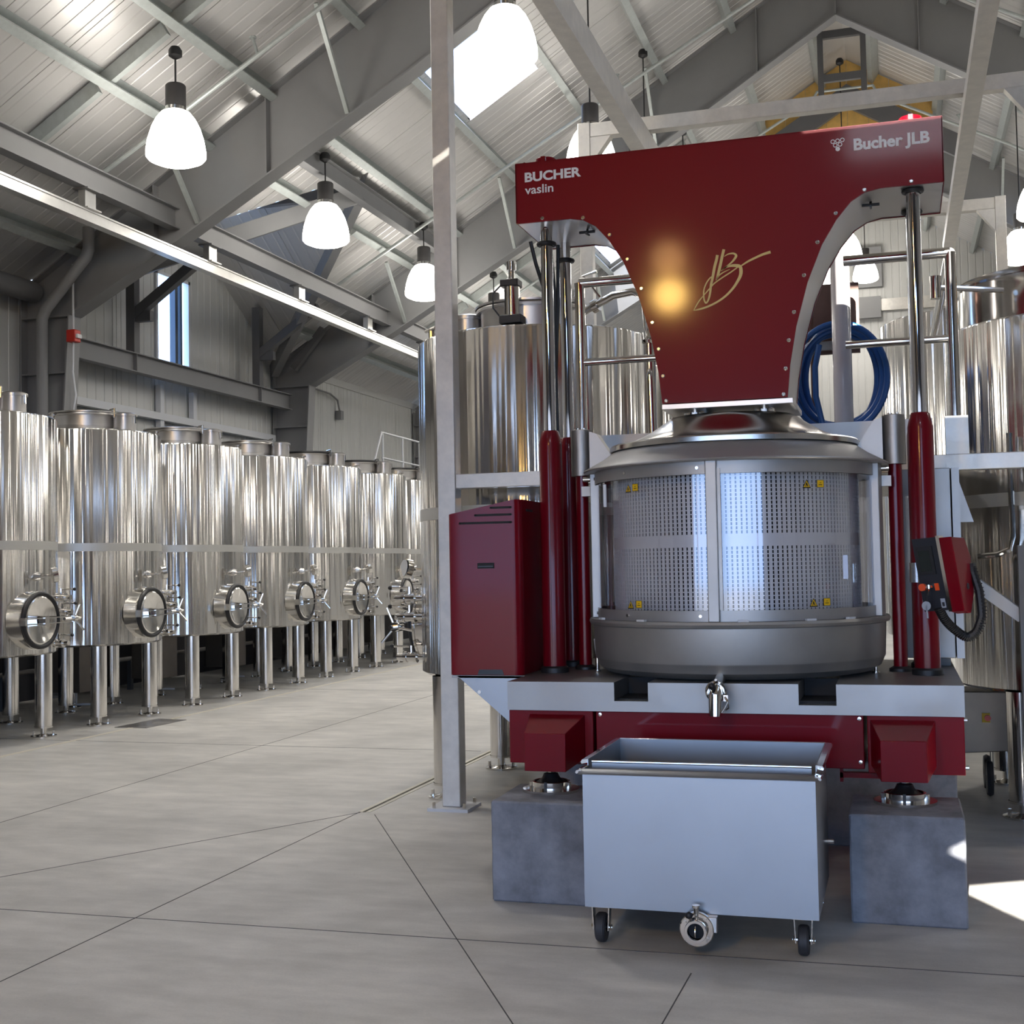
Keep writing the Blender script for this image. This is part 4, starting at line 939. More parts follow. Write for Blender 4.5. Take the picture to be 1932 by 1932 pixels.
# guide sleeves with gussets
for sx, s in ((-1.716, 1), (-0.004, -1)):
    obj('guide_sleeve', MB().lathe([(0.045,2.10),(0.060,2.10),(0.060,2.36),(0.045,2.365)], (sx,CY,0), 32, closed=True), 'steel_satin', P)
    obj('sleeve_gusset', MB().prism([(sx+s*0.058,2.105),(sx+s*0.25,2.13),(sx+s*0.19,2.20),(sx+s*0.10,2.335),(sx+s*0.058,2.35)], CY-0.05, CY+0.05), 'post_steel', P, flat=True)
    obj('guide_column', MB().lathe([(0.036,1.03),(0.036,2.10)], (sx,CY,0), 28), 'red_tube', P)
    obj('guide_collar', MB().lathe([(0.036,1.004),(0.06,1.004),(0.06,1.018),(0.04,1.03)], (sx,CY,0), 28), 'black', P)
    for dx in (-0.018, 0.018):
        obj('guide_rod', MB().cyl((sx+dx,CY,2.36),(sx+dx,CY,2.375),0.012,n=10), 'chrome', P)
    obj('guide_clamp', MB().box(sx+s*0.02, sx+s*0.10, CY-0.10, CY-0.03, 1.98, 2.035), 'steel_satin', P)
    obj('latch', MB().cyl((sx+s*0.03,CY-0.09,2.075),(sx+s*0.13,CY-0.09,2.075),0.016,n=12), 'polish', P)
# hydraulic columns: red sleeves with chrome rods
for x, y in ((-1.842,6.85),(0.127,6.85),(-1.842,7.27),(0.127,7.27)):
    c = obj('hydraulic_sleeve', MB().lathe([(0.064,1.03),(0.064,2.27),(0.050,2.335),(0.044,2.345),(0.036,2.345)], (x,y,0), 32), 'red_tube', P, sharp=25)
    obj('piston_rod', MB().lathe([(0.0345,2.30),(0.0345,3.51)], (x,y,0), 40), 'chrome', c)
    obj('sleeve_collar', MB().lathe([(0.06,1.004),(0.078,1.004),(0.078,1.03),(0.066,1.04)], (x,y,0), 32), 'black', c)
    obj('rod_seal', MB().torus((x,y,3.498 if x > 0 else 3.40), 0.045, 0.012, 'z', 28, 8), 'black', c)
    obj('sleeve_ridge', MB().box(x+0.0, x+0.006, y-0.067, y-0.062, 1.04, 2.26), 'red_tube', c)
obj('sleeve_band', MB().lathe([(0.066,1.475),(0.074,1.475),(0.074,1.575),(0.066,1.575)], (0.127,6.85,0), 32, closed=True), 'polish', P)
for pts in ([(-1.93,6.83,3.42),(-1.91,6.86,3.30),(-1.875,6.98,3.1),(-1.865,7.02,2.7),(-1.86,7.0,2.3),(-1.86,7.02,1.05)],
            [(-1.86,7.0,3.44),(-1.845,7.02,3.15),(-1.85,7.02,2.8),(-1.845,7.03,2.3),(-1.845,7.05,1.05)],
            [(-1.825,7.04,3.44),(-1.835,7.05,3.1),(-1.86,7.05,2.6),(-1.85,7.06,2.1),(-1.86,7.06,1.05)]):
    obj('hydraulic_hose', MB().tube(pts, 0.011, 8), 'black', P)
# --- press head
HY0, HY1 = 6.74, 7.375; ZT = 3.835; ZB = 3.506
def arch(inset=0.0):
    L_ = [(-1.68,3.506),(-1.60,3.488),(-1.53,3.447),(-1.455,3.36),(-1.378,3.235),(-1.30,3.045),(-1.237,2.82),(-1.20,2.62),(-1.183,2.45)]
    R_ = [(2*CX - a, b) for a, b in L_]
    return L_, R_
L_, R_ = arch()
outl = [(-1.982,ZT),(-1.982,ZB)] + L_ + list(reversed(R_)) + [(0.276,ZB),(0.276,ZT)]
head = obj('press_head', MB().prism(outl, HY0+0.012, HY1-0.012), 'steel', P, sharp=30)
outf = [(-1.984,ZT+0.002),(-1.984,ZB-0.004)] + [(a+0.0, b-0.004) if b > 3.5 else (a-0.004, b) for a, b in L_] + [(a, b-0.004) if b > 3.5 else (a+0.004, b) for a, b in reversed(R_)] + [(0.278,ZB-0.004),(0.278,ZT+0.002)]
obj('front_cover', MB().prism(outf, HY0, HY0+0.014), 'red', head, flat=True)
obj('rear_cover', MB().prism(outf, HY1-0.014, HY1), 'red', head, flat=True)
obj('top_cover', MB().box(-1.984,0.278,HY0,HY1,ZT,ZT+0.006), 'red', head)
obj('end_cover', MB().box(0.274,0.280,HY0,HY1,ZB,ZT+0.004), 'red', head)
obj('end_cover', MB().box(-1.986,-1.980,HY0,HY1,ZB,ZT+0.004), 'red', head)
obj('platen', MB().box(-1.192,-0.500,6.745,7.37,2.418,2.448), 'steel', head, bevel=0.003)
for x, y in ((-1.03,6.86),(-0.66,6.86),(-1.03,7.2),(-0.66,7.2)):
    b = obj('lid_bolt', MB().cyl((x,y,2.418),(x,y,2.392),0.024,n=20).cyl((x,y,2.402),(x,y,2.388),0.062,n=28), 'polish', head)
    for dx in (-0.042, 0.042): obj('nut', MB().cyl((x+dx,y-0.02,2.400),(x+dx,y-0.02,2.412),0.011,n=6), 'polish', head)
SCR = [(-1.834,3.520),(-1.603,3.500),(-1.468,3.392),(-1.372,3.249),(-1.299,3.082),(-1.243,2.893),(-1.212,2.747),(-1.192,2.600),(-1.178,2.465)]
scm = MB().lathe([(0.001,-0.005),(0.007,-0.005),(0.0105,-0.002),(0.0105,0.001)], n=12, axis='y').mesh('screw', 'polish')
for x, z in SCR + [(2*CX-a, b) for a, b in SCR]:
    xi = x + (0.012 if x < CX else -0.012) if z < 3.45 else x
    o = bpy.data.objects.new('screw', scm); COL.objects.link(o); o.parent = head; o.location = (xi-CX, HY0-CY, z); LOC[o.name] = (0,0,0)
for x in (-1.842, 0.127):
    obj('column_cap', MB().lathe([(0.060,3.84),(0.060,3.885),(0.055,3.89),(0.001,3.89)], (x,6.87,0), 24).box(x-0.012,x+0.012,6.80,6.815,3.84,3.888), 'red', head, sharp=30)
for x in (-1.97, 0.20): obj('lift_lug', MB().cyl((x+0.02,6.80,3.84),(x+0.02,6.80,3.862),0.008,n=8), 'polish', head)
for x, a in ((-1.63, 0.5), (-0.085, -0.5)):
    obj('tee_handle', MB().tube([(x-0.045,6.95,3.475),(x+0.045,6.95,3.475)], 0.008, 8).tube([(x,6.95,3.475),(x,6.98,3.52)], 0.007, 8).tube([(x,6.92,3.46),(x,7.0,3.47)], 0.006, 8), 'black', head)
# lettering: separate letters on the cover
def text_mesh(s, size, off, ext=0.0015, sx=1.0, space=1.0):
    cu = bpy.data.curves.new('t', 'FONT'); cu.body = s; cu.size = size; cu.offset = off; cu.extrude = ext; cu.space_character = space; cu.resolution_u = 4
    ob = bpy.data.objects.new('t', cu); COL.objects.link(ob)
    dg = bpy.context.evaluated_depsgraph_get()
    me = bpy.data.meshes.new_from_object(ob.evaluated_get(dg)); w = ob.dimensions.x
    bpy.data.objects.remove(ob); bpy.data.curves.remove(cu)
    return me
def letters(s, x0, z0, width, height, off, name, parent, y=HY0-0.0015, mat='white'):
    """place a word so that it spans width x height (cap height of the tallest glyph) from x0, baseline z0"""
    me = text_mesh(s, 1.0, off/height)
    xs = [v.co.x for v in me.vertices]; zs = [v.co.y for v in me.vertices]
    ax, bx = min(xs), max(xs); cap = 0.729 if any(c.isupper() or c in 'l' for c in s) else 0.6
    for v in me.vertices:
        x, zz, d = v.co
        v.co = ((x-ax)/(bx-ax)*width + x0 - CX, y - CY - d*0.5, zz/cap*height + z0)
    me.materials.append(M[mat]); me.name = name
    o = bpy.data.objects.new(name, me); COL.objects.link(o); o.parent = parent; LOC[o.name] = (0,0,0); return o
l1 = letters('BUCHER', -1.930, 3.733, 0.322, 0.052, 0.0018, 'maker_lettering', head); l1['label'] = 'bold white lettering'
l2 = letters('vaslin', -1.930, 3.663, 0.163, 0.050, 0.0006, 'maker_lettering', head); l2['label'] = 'thin white lettering'
l3 = letters('Bucher JLB', -0.158, 3.712, 0.374, 0.060, 0.0022, 'model_lettering', head); l3['label'] = 'white lettering'
for i, (gx, gz) in enumerate(((-0.262,3.768),(-0.238,3.770),(-0.214,3.772),(-0.250,3.748),(-0.226,3.750),(-0.238,3.727))):
    mb = MB()
    if i < 5: mb.lathe([(0.0075,-0.002),(0.0115,-0.002),(0.0115,0.0),(0.0075,0.0)], (gx,HY0,gz), 20, 'y', closed=True)
    else: mb.lathe([(0.001,-0.002),(0.0115,-0.002),(0.0115,0.0)], (gx,HY0,gz), 20, 'y')
    obj('grape_emblem', mb, 'white', head)
LOGO = {'j_stroke': [[(-0.873, 3.228, 0.0085), (-0.879, 3.201, 0.0085), (-0.89, 3.163, 0.0085), (-0.902, 3.106, 0.0079), (-0.911, 3.071, 0.0072), (-0.915, 3.039, 0.0065), (-0.921, 3.01, 0.0059), (-0.929, 2.988, 0.0052), (-0.94, 2.976, 0.0046), (-0.949, 2.993, 0.0046), (-0.951, 3.019, 0.0046), (-0.948, 3.051, 0.0039), (-0.933, 3.086, 0.0039), (-0.913, 3.11, 0.0039), (-0.902, 3.114, 0.002)]], 'cross_stroke': [[(-0.944, 3.025, 0.0026), (-0.921, 3.049, 0.0039), (-0.895, 3.076, 0.0039), (-0.85, 3.105, 0.0039), (-0.805, 3.13, 0.0039), (-0.769, 3.153, 0.0033)]], 'l_stroke': [[(-0.838, 3.255, 0.0085), (-0.848, 3.218, 0.0085), (-0.859, 3.173, 0.0085), (-0.871, 3.129, 0.0079), (-0.884, 3.093, 0.002)], [(-0.882, 3.098, 0.0026), (-0.865, 3.119, 0.0039), (-0.843, 3.133, 0.0033), (-0.809, 3.146, 0.001)]], 'b_stroke': [[(-0.837, 3.217, 0.0016), (-0.815, 3.228, 0.0039), (-0.789, 3.229, 0.0052), (-0.775, 3.218, 0.0072), (-0.779, 3.205, 0.0072), (-0.797, 3.184, 0.0052), (-0.82, 3.167, 0.0039), (-0.839, 3.152, 0.0039), (-0.857, 3.141, 0.002)], [(-0.849, 3.147, 0.0026), (-0.829, 3.158, 0.0046), (-0.804, 3.164, 0.0072), (-0.778, 3.163, 0.0092), (-0.756, 3.156, 0.0098), (-0.751, 3.135, 0.0105), (-0.754, 3.11, 0.0098), (-0.768, 3.082, 0.0085), (-0.794, 3.045, 0.0072), (-0.833, 3.007, 0.0065), (-0.878, 2.978, 0.0059), (-0.93, 2.956, 0.0059), (-0.975, 2.945, 0.0052), (-1.006, 2.941, 0.002)], [(-1.006, 2.941, 0.002), (-0.991, 2.967, 0.0033), (-0.974, 2.992, 0.0033), (-0.958, 3.01, 0.0026), (-0.944, 3.025, 0.0026)]], 'flourish_stroke': [[(-0.748, 3.16, 0.0039), (-0.712, 3.18, 0.0059), (-0.673, 3.196, 0.0065), (-0.635, 3.21, 0.0072), (-0.595, 3.219, 0.0085)]]}
def smooth(pts, k=5):
    out = []
    for i in range(len(pts)-1):
        p0 = Vector(pts[max(0,i-1)]); p1 = Vector(pts[i]); p2 = Vector(pts[i+1]); p3 = Vector(pts[min(len(pts)-1,i+2)])
        for j in range(k):
            t = j/k; out.append(0.5*((2*p1)+(p2-p0)*t+(2*p0-5*p1+4*p2-p3)*t*t+(3*p1-p0-3*p2+p3)*t**3))
    out.append(Vector(pts[-1])); return out
def ribbon(mb, pts, y, th, grow=0.0):
    S = smooth(pts); n = len(S); vs = []
    for i, p in enumerate(S):
        a = S[max(0,i-1)]; b = S[min(n-1,i+1)]; d = Vector((b.x-a.x, b.y-a.y)).normalized(); nr = Vector((-d.y, d.x)); w = max(0.0008, p.z*0.86+grow)
        for yy in (y, y-th): vs += [(p.x+nr.x*w, yy, p.y+nr.y*w), (p.x-nr.x*w, yy, p.y-nr.y*w)]
    fs = []
    for i in range(n-1):
        a, b = 4*i, 4*i+4
        fs += [(a+2,a+3,b+3,b+2),(a,a+2,b+2,b),(a+1,b+1,b+3,a+3)]
    fs += [(0,1,3,2),(4*n-4,4*n-2,4*n-1,4*n-3)]
    return mb.add(vs, fs)
for k_, (nm, ls) in enumerate(LOGO.items()):
    mb = MB(); [ribbon(mb, l, HY0+0.0005, 0.0018+0.0002*k_) for l in ls]; obj('emblem_'+nm, mb, 'gold', head, flat=True)
# --- burgundy power cabinet on its bracket
cb = thing  # (kept short below)
def rounded_cab():
    x0, x1, y0, y1, z0 = -2.366, -1.955, 6.60, 7.30, 1.006
    c = 0.055
    pts = [(x0,y0+0.012),(x0+0.012,y0),(x1-c,y0)] + [(x1-c+c*sin(a), y0+c-c*cos(a)) for a in [pi/16*i for i in range(1,8)]] + [(x1,y0+c),(x1,y1),(x0,y1)]
    ztopf = lambda x: 1.885 + (x-x0)*0.19 if x < -1.99 else 1.957
    vs = [(a,b,z0) for a, b in pts] + [(a,b,ztopf(a)) for a, b in pts]; n = len(pts)
    fs = [(i,(i+1)%n,n+(i+1)%n,n+i) for i in range(n)] + [tuple(range(n-1,-1,-1)), tuple(range(n,2*n))]
    return MB().add(vs, fs)
cab = obj('power_cabinet', rounded_cab(), 'red', P, sharp=35)
for x0, x1, z in ((-2.12,-2.005,1.915),(-2.21,-2.005,1.876),(-2.30,-2.005,1.834)):
    obj('vent_slot', MB().cyl((x0,6.6015,z),(x0,6.599,z),0.006,n=10).cyl((x1,6.6015,z),(x1,6.599,z),0.006,n=10).box(x0,x1,6.599,6.6015,z-0.006,z+0.006), 'dark', cab)
obj('vent_slot', MB().box(-1.9555,-1.953,6.72,6.85,1.895,1.908), 'dark', cab)
obj('grip_recess', MB().box(-2.20,-2.105,6.596,6.604,1.585,1.615), 'dark', cab)
obj('grip_recess', MB().box(-2.195,-2.11,6.592,6.60,1.592,1.60), 'graph', cab)
obj('toe_recess', MB().prism([(-2.21,1.008),(-2.06,1.008),(-2.07,1.036),(-2.20,1.036)], 6.597, 6.604), 'graph', cab, flat=True)
br = obj('cabinet_bracket', MB().prism([(-2.33,1.002),(-1.944,1.002),(-1.944,0.68)], 6.60, 6.66), 'steel_bin', P, flat=True)
obj('bracket_shelf', MB().box(-2.36,-1.944,6.60,7.30,0.99,1.004), 'steel_satin', P)
for x, z in ((-2.20,0.895),(-1.985,0.72)): obj('bracket_bolt', MB().cyl((x+0.0,6.59,z+0.02),(x+0.0,6.60,z+0.02),0.010,n=8), 'polish', br)
# --- electrical cabinet at the other end
ec = obj('electrical_cabinet', MB().box(0.02,0.285,7.35,7.75,1.05,2.09), 'steel_satin', P, bevel=0.004)
obj('cabinet_door', MB().box(0.29,0.33,7.34,7.76,1.05,2.09), 'post_steel', ec)
obj('cabinet_plinth', MB().box(0.12,0.26,7.42,7.7,1.004,1.05), 'frame', ec)
obj('side_flap', MB().prism([(0.33,2.09),(0.42,1.80),(0.33,1.80)], 7.75, 7.76), 'post_steel', ec, flat=True)
obj('edge_strip', MB().box(0.0,0.016,7.33,7.35,1.05,2.09), 'post_steel', ec)
# --- control panel on the front column
cp = obj('control_panel', MB().prism([(6.42,1.69),(6.50,1.335),(6.585,1.32),(6.66,1.42),(6.66,1.60),(6.60,1.685)], 0.235, 0.305, 'yz'), 'red', P, flat=True, bevel=0.004)
def slab(pts): return MB().add(pts, [(0,1,2,3),(4,7,6,5),(0,4,5,1),(1,5,6,2),(2,6,7,3),(3,7,4,0)])
fx0, fx1 = 0.105, 0.24
face = lambda x, z, d=0.0: (x, 6.42 + (1.69-z)*0.08/0.355 - d + (0.305-x)*0.0, z)
def panelslab(xa, xb, za, zb, d0, d1): return slab([face(xa,za,d1),face(xb,za,d1),face(xb,zb,d1),face(xa,zb,d1),face(xa,za,d0),face(xb,za,d0),face(xb,zb,d0),face(xa,zb,d0)])
obj('panel_face', panelslab(0.112,0.236,1.342,1.695,-0.05,0.0), 'graph', cp)
obj('panel_edge', panelslab(0.234,0.250,1.335,1.70,-0.05,0.012), 'polish', cp)
obj('display_bezel', panelslab(0.125,0.205,1.52,1.655,0.0,0.010), 'black', cp)
obj('display', panelslab(0.135,0.190,1.535,1.635,0.010,0.012), 'screen', cp)
obj('keypad_label', panelslab(0.20,0.222,1.355,1.40,0.0,0.002), 'label_print', cp)
obj('keypad_label', panelslab(0.205,0.217,1.362,1.382,0.002,0.003), 'graph', cp)
obj('stop_button', MB().cyl((0.140,6.465,1.46),(0.140,6.44,1.46),0.013,n=20).cyl((0.140,6.44,1.46),(0.140,6.42,1.46),0.018,n=20), 'orange', cp)
obj('stop_button', panelslab(0.185,0.205,1.44,1.475,0.0,0.006), 'orange', cp)
obj('key', MB().cyl((0.168,6.47,1.46),(0.168,6.43,1.462),0.012,n=12).box(0.165,0.170,6.42,6.44,1.42,1.47), 'polish', cp)
obj('key_tag', MB().lathe([(0.001,-0.001),(0.022,-0.001),(0.022,0.001)], (0.145,6.44,1.37), 20, 'y').box(0.142,0.149,6.439,6.441,1.31,1.37), 'label_print', cp)
obj('key_cord', MB().tube([(0.166,6.43,1.45),(0.155,6.43,1.42),(0.152,6.435,1.39)], 0.002, 6), 'black', cp)
PIV = Vector((0.19-CX, 6.55-CY, 1.6))
cp.matrix_basis = Matrix.Translation(PIV) @ Matrix.Rotation(radians(-22), 4, 'Z') @ Matrix.Rotation(radians(-4), 4, 'Y') @ Matrix.Translation(-PIV)
obj('panel_lock', MB().cyl((0.305,6.58,1.45),(0.308,6.58,1.45),0.016,n=16), 'graph', cp)
obj('panel_arm', MB().box(0.127,0.24,6.60,6.66,1.50,1.56), 'steel_satin', cp)
obj('cable_gland', MB().box(0.27,0.32,6.64,6.68,1.52,1.56), 'black', cp)
import itertools
hp = [(0.305,6.66,1.54),(0.33,6.66,1.42),(0.33,6.66,1.30),(0.30,6.64,1.225),(0.26,6.62,1.205),(0.215,6.58,1.25),(0.19,6.54,1.30),(0.18,6.50,1.36)]
obj('flex_conduit', MB().tube(hp, 0.020, 10), 'black', cp)
ribs = MB(); sp_ = smooth([(a[0],a[1],a[2]) for a in hp], 7)
for q, r in zip(sp_[:-1:1], sp_[1::1]):
    d = (r-q).normalized(); ribs.cyl(q, q+d*0.005, 0.0235, n=10)
rb = obj('conduit_rib', ribs, 'black', cp); rb['kind'] = 'stuff'
# warning stickers on the clear guard
def sticker(ang, z, w, h, kind):
    rr = AR + 0.003; c = Vector((CX+rr*cos(ang), CY+rr*sin(ang), z)); td = Vector((-sin(ang), cos(ang), 0)); nd = Vector((cos(ang), sin(ang), 0))
    def quad(u0,u1,v0,v1,d): 
        q = [c+td*u0+nd*d+Vector((0,0,v0)), c+td*u1+nd*d+Vector((0,0,v0)), c+td*u1+nd*d+Vector((0,0,v1)), c+td*u0+nd*d+Vector((0,0,v1))]
        return MB().add(q, [(0,1,2,3)])
    def tri(s, d): 
        q = [c+td*(-s)+nd*d+Vector((0,0,-s*0.85)), c+td*s+nd*d+Vector((0,0,-s*0.85)), c+nd*d+Vector((0,0,s*0.95))]
        return MB().add(q, [(0,1,2)])
    if kind == 'sq':
        a = obj('warning_label', quad(-w/2,w/2,-h/2,h/2,0), 'dark', P); obj('label_field', quad(-w/2+0.002,w/2-0.002,-h/2+0.002,h/2-0.002,0.0006), 'yellow', a)
        obj('label_line', quad(-0.006,0.005,0.003,0.0055,0.001), 'dark', a); obj('label_line', quad(-0.011,0.010,-0.007,-0.0035,0.001), 'dark', a)
    else:
        a = obj('warning_triangle', tri(0.024,0), 'dark', P); obj('triangle_field', tri(0.018,0.0006), 'yellow', a)
        m_ = MB(); m_.add([c+td*x+nd*0.001+Vector((0,0,z_)) for x, z_ in ((-0.003,0.007),(0.0,0.008),(0.009,-0.012),(0.004,-0.013),(0.0,-0.003),(-0.004,-0.013),(-0.008,-0.013))], [(0,1,2,3,4,5,6)])
        obj('triangle_symbol', m_, 'dark', a)
angof = lambda x, y: atan2(y-CY, x-CX)
def ang_at_x(x): return -math.acos(max(-1,min(1,(x-CX)/AR)))
for x, zz, kd in ((-1.325,1.985,'tri'),(-1.282,1.988,'sq'),(-1.325,1.385,'tri'),(-1.275,1.388,'sq'),(-0.425,1.975,'tri'),(-0.362,1.977,'sq'),(-0.408,1.388,'tri'),(-0.347,1.390,'sq')):
    sticker(ang_at_x(x), zz, 0.042, 0.038, kd)
# latch bits inside the guard seen at its far end
obj('guard_latch', MB().box(-0.27,-0.245,6.66,6.67,1.50,1.62), 'steel_bin', P)
obj('guard_latch', MB().box(-1.49,-1.475,6.60,6.62,1.90,2.02), 'white', P)

# ================================================================== CONCRETE BLOCKS
def block(x0, x1, y0, y1, h, label):
    n = 6; bm = bmesh.new(); bmesh.ops.create_cube(bm, size=1.0)
    for v in bm.verts: v.co = Vector(((v.co.x+0.5)*(x1-x0)+x0, (v.co.y+0.5)*(y1-y0)+y0, (v.co.z+0.5)*h))
    bmesh.ops.bevel(bm, geom=list(bm.edges), offset=0.008, segments=1, affect='EDGES')
    bmesh.ops.subdivide_edges(bm, edges=[e for e in bm.edges if e.calc_length() > 0.05], cuts=7, use_grid_fill=True)
    for v in bm.verts:
        r = random.Random(hash((round(v.co.x,3), round(v.co.y,3), round(v.co.z,3))))
        if v.co.z > 0.01: v.co += Vector((r.uniform(-1,1), r.uniform(-1,1), r.uniform(-1,0.3)))*0.0012
        v.co -= Vector(((x0+x1)/2, (y0+y1)/2, 0))
    me = bpy.data.meshes.new('concrete_block'); bm.to_mesh(me); bm.free(); me.materials.append(M['pad'])
    me.shade_smooth(); me.set_sharp_from_angle(angle=radians(30))
    o = bpy.data.objects.new('concrete_block', me); COL.objects.link(o); o.location = ((x0+x1)/2, (y0+y1)/2, 0); LOC[o.name] = tuple(o.location)
    tag(o, label, 'block', 'concrete blocks under the press')
block(-1.903,-1.418,5.845,6.345,0.475, 'blue-grey concrete block under the press foot by the square post')
block(-0.244,0.242,5.85,6.35,0.475, 'grey concrete block with a sunlit corner under the press foot')
block(-0.47,0.27,7.39,7.89,0.472, 'rear concrete block behind the sunlit one')
block(-1.98,-1.30,7.39,7.89,0.472, 'rear concrete block in shadow behind the bin')

# ================================================================== BIN ON CASTERS
B = thing('steel_bin', 'open stainless rectangular bin on casters in front of the press', 'bin', (-0.825, 5.70, 0), rz=0.0)
x0, x1, y0, y1, zb, zt = -1.305, -0.345, 5.265, 6.02, 0.160, 0.735
b = MB(); th = 0.004
outer = [(x0,y0),(x1,y0),(x1,y1),(x0,y1)]; inner = [(x0+th,y0+th),(x1-th,y0+th),(x1-th,y1-th),(x0+th,y1-th)]
vs = [(a,c,zb) for a,c in outer] + [(a,c,zt) for a,c in outer] + [(a,c,zt) for a,c in inner] + [(a,c,zb+th) for a,c in inner]
fs = [(3,2,1,0)] + [(i,(i+1)%4,4+(i+1)%4,4+i) for i in range(4)] + [(4+i,4+(i+1)%4,8+(i+1)%4,8+i) for i in range(4)] + [(8+i,8+(i+1)%4,12+(i+1)%4,12+i) for i in range(4)] + [(12,13,14,15)]
bn = obj('bin_body', MB().add(vs, fs), 'steel_bin', B, flat=True)
def lip(p, q, w, sgnx, sgny, z=zt):
    mb = MB()
    return mb
rimf = MB().prism([(y0-0.026,zt-0.012),(y0-0.022,zt-0.020),(y0-0.016,zt-0.010),(y0+0.002,zt-0.004),(y0+0.002,zt+0.002),(y0-0.012,zt+0.001)], x0-0.012, x1+0.012, 'yz')
obj('front_rim', rimf, 'steel_bin', B, sharp=60)
obj('back_rim', MB().box(x0, x1, y1-0.002, y1+0.02, zt+0.010, zt+0.028), 'polish', B, bevel=0.003)
for xa, s in ((x0,-1),(x1,1)):
    obj('side_rim', MB().prism([(xa,zt+0.026),(xa+s*0.024,zt+0.024),(xa+s*0.030,zt+0.014),(xa+s*0.026,zt+0.006),(xa,zt+0.012)], 5.36, y1+0.02), 'polish', B, sharp=50)
    obj('side_rim', MB().prism([(xa,zt+0.002),(xa+s*0.022,zt-0.004),(xa+s*0.026,zt-0.014),(xa+s*0.020,zt-0.018),(xa,zt-0.006)], y0-0.02, 5.36), 'polish', B, sharp=50)
    obj('side_raise', MB().box(min(xa,xa-s*0.004), max(xa,xa-s*0.004), 5.36, y1, zt, zt+0.026), 'steel_bin', B)
obj('raised_back', MB().box(x0, x1, y1-0.004, y1, zt, zt+0.026), 'steel_bin', B)
obj('inner_baffle', MB().box(x0+0.02, x1-0.02, 5.36, 5.368, 0.42, zt+0.018), 'steel_bin', B)
obj('baffle_hem', MB().cyl((x0+0.02,5.362,zt+0.018),(x1-0.02,5.362,zt+0.018),0.006,n=10), 'polish', B)
for wx, wy in ((-1.250,5.335),(-0.412,5.335),(-1.250,5.93),(-0.412,5.93)):
    cs = obj('caster', MB().box(wx-0.045,wx+0.045,wy-0.045,wy+0.045,0.152,0.161), 'polish', B)
    obj('fork', MB().bar((wx-0.036,wy,0.152),(wx-0.031,wy,0.05),0.004,0.045,(0,1,0)), 'polish', cs)
    obj('fork', MB().bar((wx+0.036,wy,0.152),(wx+0.031,wy,0.05),0.004,0.045,(0,1,0)), 'polish', cs)
    obj('wheel', MB().lathe([(0.02,-0.022),(0.054,-0.021),(0.060,-0.014),(0.061,0.0),(0.060,0.014),(0.054,0.021),(0.02,0.022)], (wx,wy,0.061), 32, 'x'), 'grey_rubber', cs)
    obj('axle', MB().cyl((wx-0.045,wy,0.061),(wx+0.045,wy,0.061),0.008,n=10).cyl((wx+0.036,wy,0.061),(wx+0.044,wy,0.061),0.014,n=6).cyl((wx-0.044,wy,0.061),(wx-0.036,wy,0.061),0.014,n=6), 'polish', cs)
vx, vy, vz = -0.828, 5.21, 0.108
vb = obj('outlet_valve', MB().lathe([(0.034,-0.03),(0.044,-0.03),(0.046,-0.024),(0.040,-0.018),(0.040,0.0),(0.066,0.0),(0.070,0.004),(0.070,0.022),(0.066,0.026),(0.035,0.026)], (vx,vy,vz), 36, 'y'), 'polish', B)
obj('valve_bore', MB().cyl((vx,vy+0.0,vz),(vx,vy+0.012,vz),0.0345,n=24), 'dark', vb)
obj('valve_disc', MB().lathe([(0.001,-0.003),(0.030,-0.002),(0.030,0.002),(0.001,0.003)], (vx,vy-0.014,vz), 24, 'x'), 'polish', vb)
obj('valve_block', MB().box(vx+0.025,vx+0.082,vy+0.006,vy+0.05,vz-0.01,vz+0.052), 'steel', vb, bevel=0.003)
obj('valve_pipe', MB().cyl((vx,vy+0.02,vz),(vx,vy+0.12,vz+0.03),0.034,n=20), 'polish', vb)
obj('valve_neck', MB().cyl((vx+0.0,vy+0.01,vz+0.04),(vx+0.0,vy+0.0,vz+0.095),0.011,n=12).cyl((vx,vy,vz+0.09),(vx,vy,vz+0.10),0.016,n=12), 'polish', vb)
obj('valve_knob', MB().lathe([(0.001,-0.016),(0.013,-0.009),(0.016,0.0),(0.013,0.009),(0.001,0.016)], (vx-0.026,vy-0.02,vz+0.062), 16), 'black', vb)
for a in (0.9, 2.6, 4.0, 5.6): obj('valve_bolt', MB().cyl((vx+0.056*cos(a),vy-0.006,vz+0.056*sin(a)),(vx+0.056*cos(a),vy+0.004,vz+0.056*sin(a)),0.008,n=6), 'polish', vb)
obj('side_tap', MB().cyl((x1,5.95,0.33),(x1+0.03,5.95,0.33),0.010,n=8), 'polish', B)

# ================================================================== PUMP CART and clutter
t = thing('pump_cart', 'dull stainless pump cabinet on wheels under the tank behind the press', 'cart', (0.45, 9.25, 0))
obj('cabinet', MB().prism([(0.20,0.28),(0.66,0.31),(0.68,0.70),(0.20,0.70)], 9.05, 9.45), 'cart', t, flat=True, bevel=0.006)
obj('stop_switch', MB().box(0.50,0.55,9.035,9.05,0.50,0.56), 'yellow', t)
obj('stop_button', MB().cyl((0.535,9.035,0.53),(0.535,9.015,0.53),0.02,n=16), 'alarm', t)
for x, y in ((0.28,9.12),(0.54,9.12),(0.28,9.38),(0.54,9.38)):
    obj('wheel', MB().lathe([(0.02,-0.02),(0.11,-0.02),(0.12,0.0),(0.11,0.02),(0.02,0.02)], (x,y,0.12), 24, 'x'), 'grey_rubber', t)
    obj('wheel_fork', MB().box(x+0.022,x+0.028,y-0.02,y+0.02,0.12,0.30), 'cart', t)
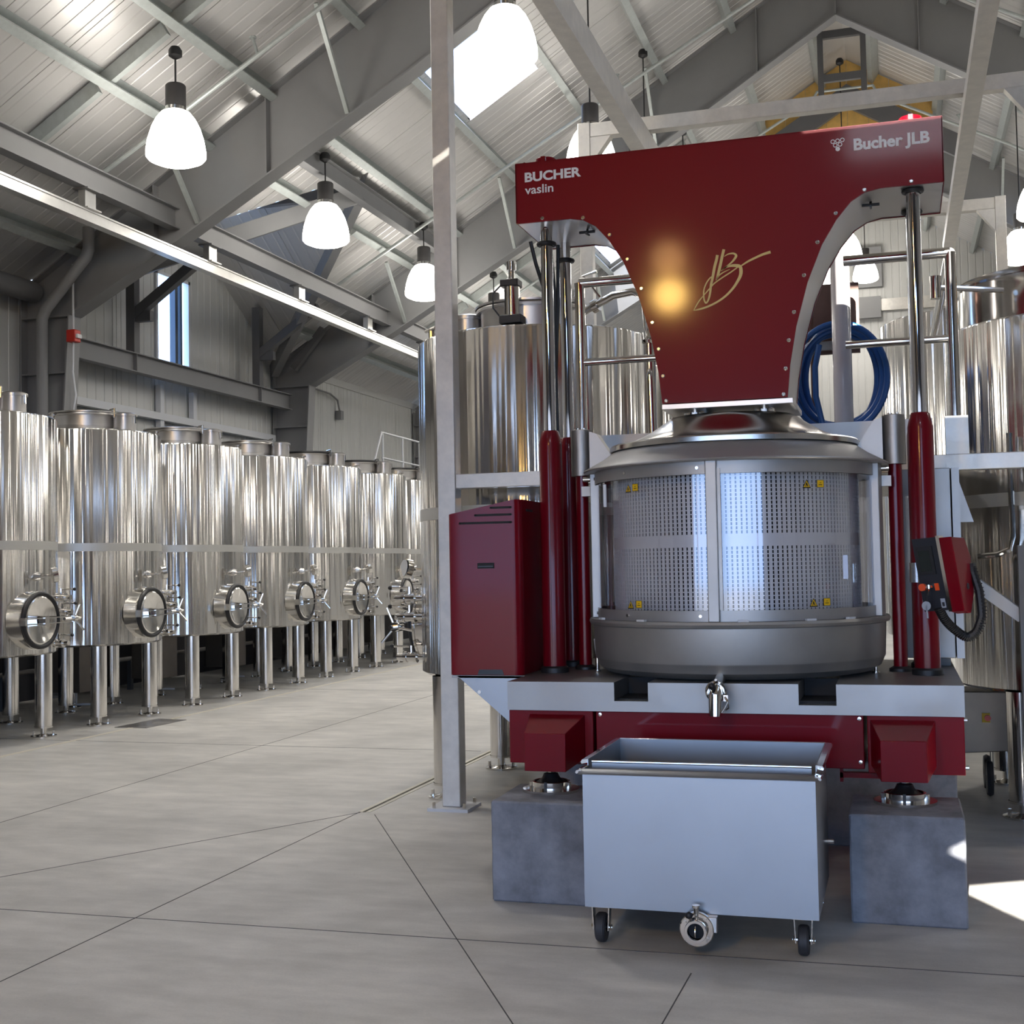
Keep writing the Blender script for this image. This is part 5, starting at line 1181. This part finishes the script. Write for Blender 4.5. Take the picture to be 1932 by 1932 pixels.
t = thing('stair_post', 'dark post with a pale sloping brace at the edge beside the control panel', 'post', (0.66, 7.9, 0))
obj('post', MB().box(0.66,0.74,7.86,7.94,0.0,1.66), 'frame_dark', t)
obj('brace', MB().bar((0.36,8.02,1.50),(0.68,7.95,1.245),0.05,0.07), 'white_paint', t)
# small pump cabinets behind the left tank legs
def pumpbox(x, y, w, d, z0, z1, label):
    t = thing('pump_box', label, 'pump', (x, y, 0), group='pump boxes under the tank row')
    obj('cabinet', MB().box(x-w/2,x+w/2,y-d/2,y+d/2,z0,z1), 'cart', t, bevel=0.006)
    obj('rotary_switch', MB().cyl((x+w*0.22,y-d/2,z1-0.12),(x+w*0.22,y-d/2-0.015,z1-0.12),0.028,n=16), 'black', t)
    obj('pump_leg', MB().cyl((x,y,0.02),(x,y,z0),0.035,n=14).cyl((x,y,0.0),(x,y,0.02),0.09,n=14), 'polish', t)
    obj('pump_hose', MB().tube([(x+0.1,y-0.1,z0),(x+0.14,y-0.15,z0-0.14),(x+0.2,y-0.1,0.06),(x+0.3,y,0.05)], 0.014, 8), 'white_paint', t)
for i, (x, y) in enumerate(((-9.42,13.02),(-9.5,14.86),(-9.5,16.73),(-9.5,18.57),(-9.5,20.43),(-9.6,22.3))):
    pumpbox(x, y, 0.44, 0.4, 0.20, 0.74, ['stainless pump box behind the second tank legs','stainless pump box behind the third tank legs','stainless pump box behind the fourth tank legs','stainless pump box behind the fifth tank legs','stainless pump box behind the sixth tank legs','stainless pump box behind the seventh tank'][i])
t = thing('hose_rack', 'low dark pipe manifold along the wall behind the tank legs', 'pipe', (-10.2, 14, 0))
obj('manifold', MB().tube([(-10.1,9.5,0.42),(-10.1,24,0.42)], 0.03, 10), 'steel_satin', t)
for y in (10, 12.6, 15.2, 17.8, 20.4, 23): obj('stand', MB().box(-10.13,-10.07,y-0.03,y+0.03,0,0.42), 'frame_dark', t)
solo('wall_curb', MB().box(-10.98,-10.6,Y0+0.1,35.8,0,1.15), 'dark_curb', 'dark curb wall along the foot of the window wall', 'wall')
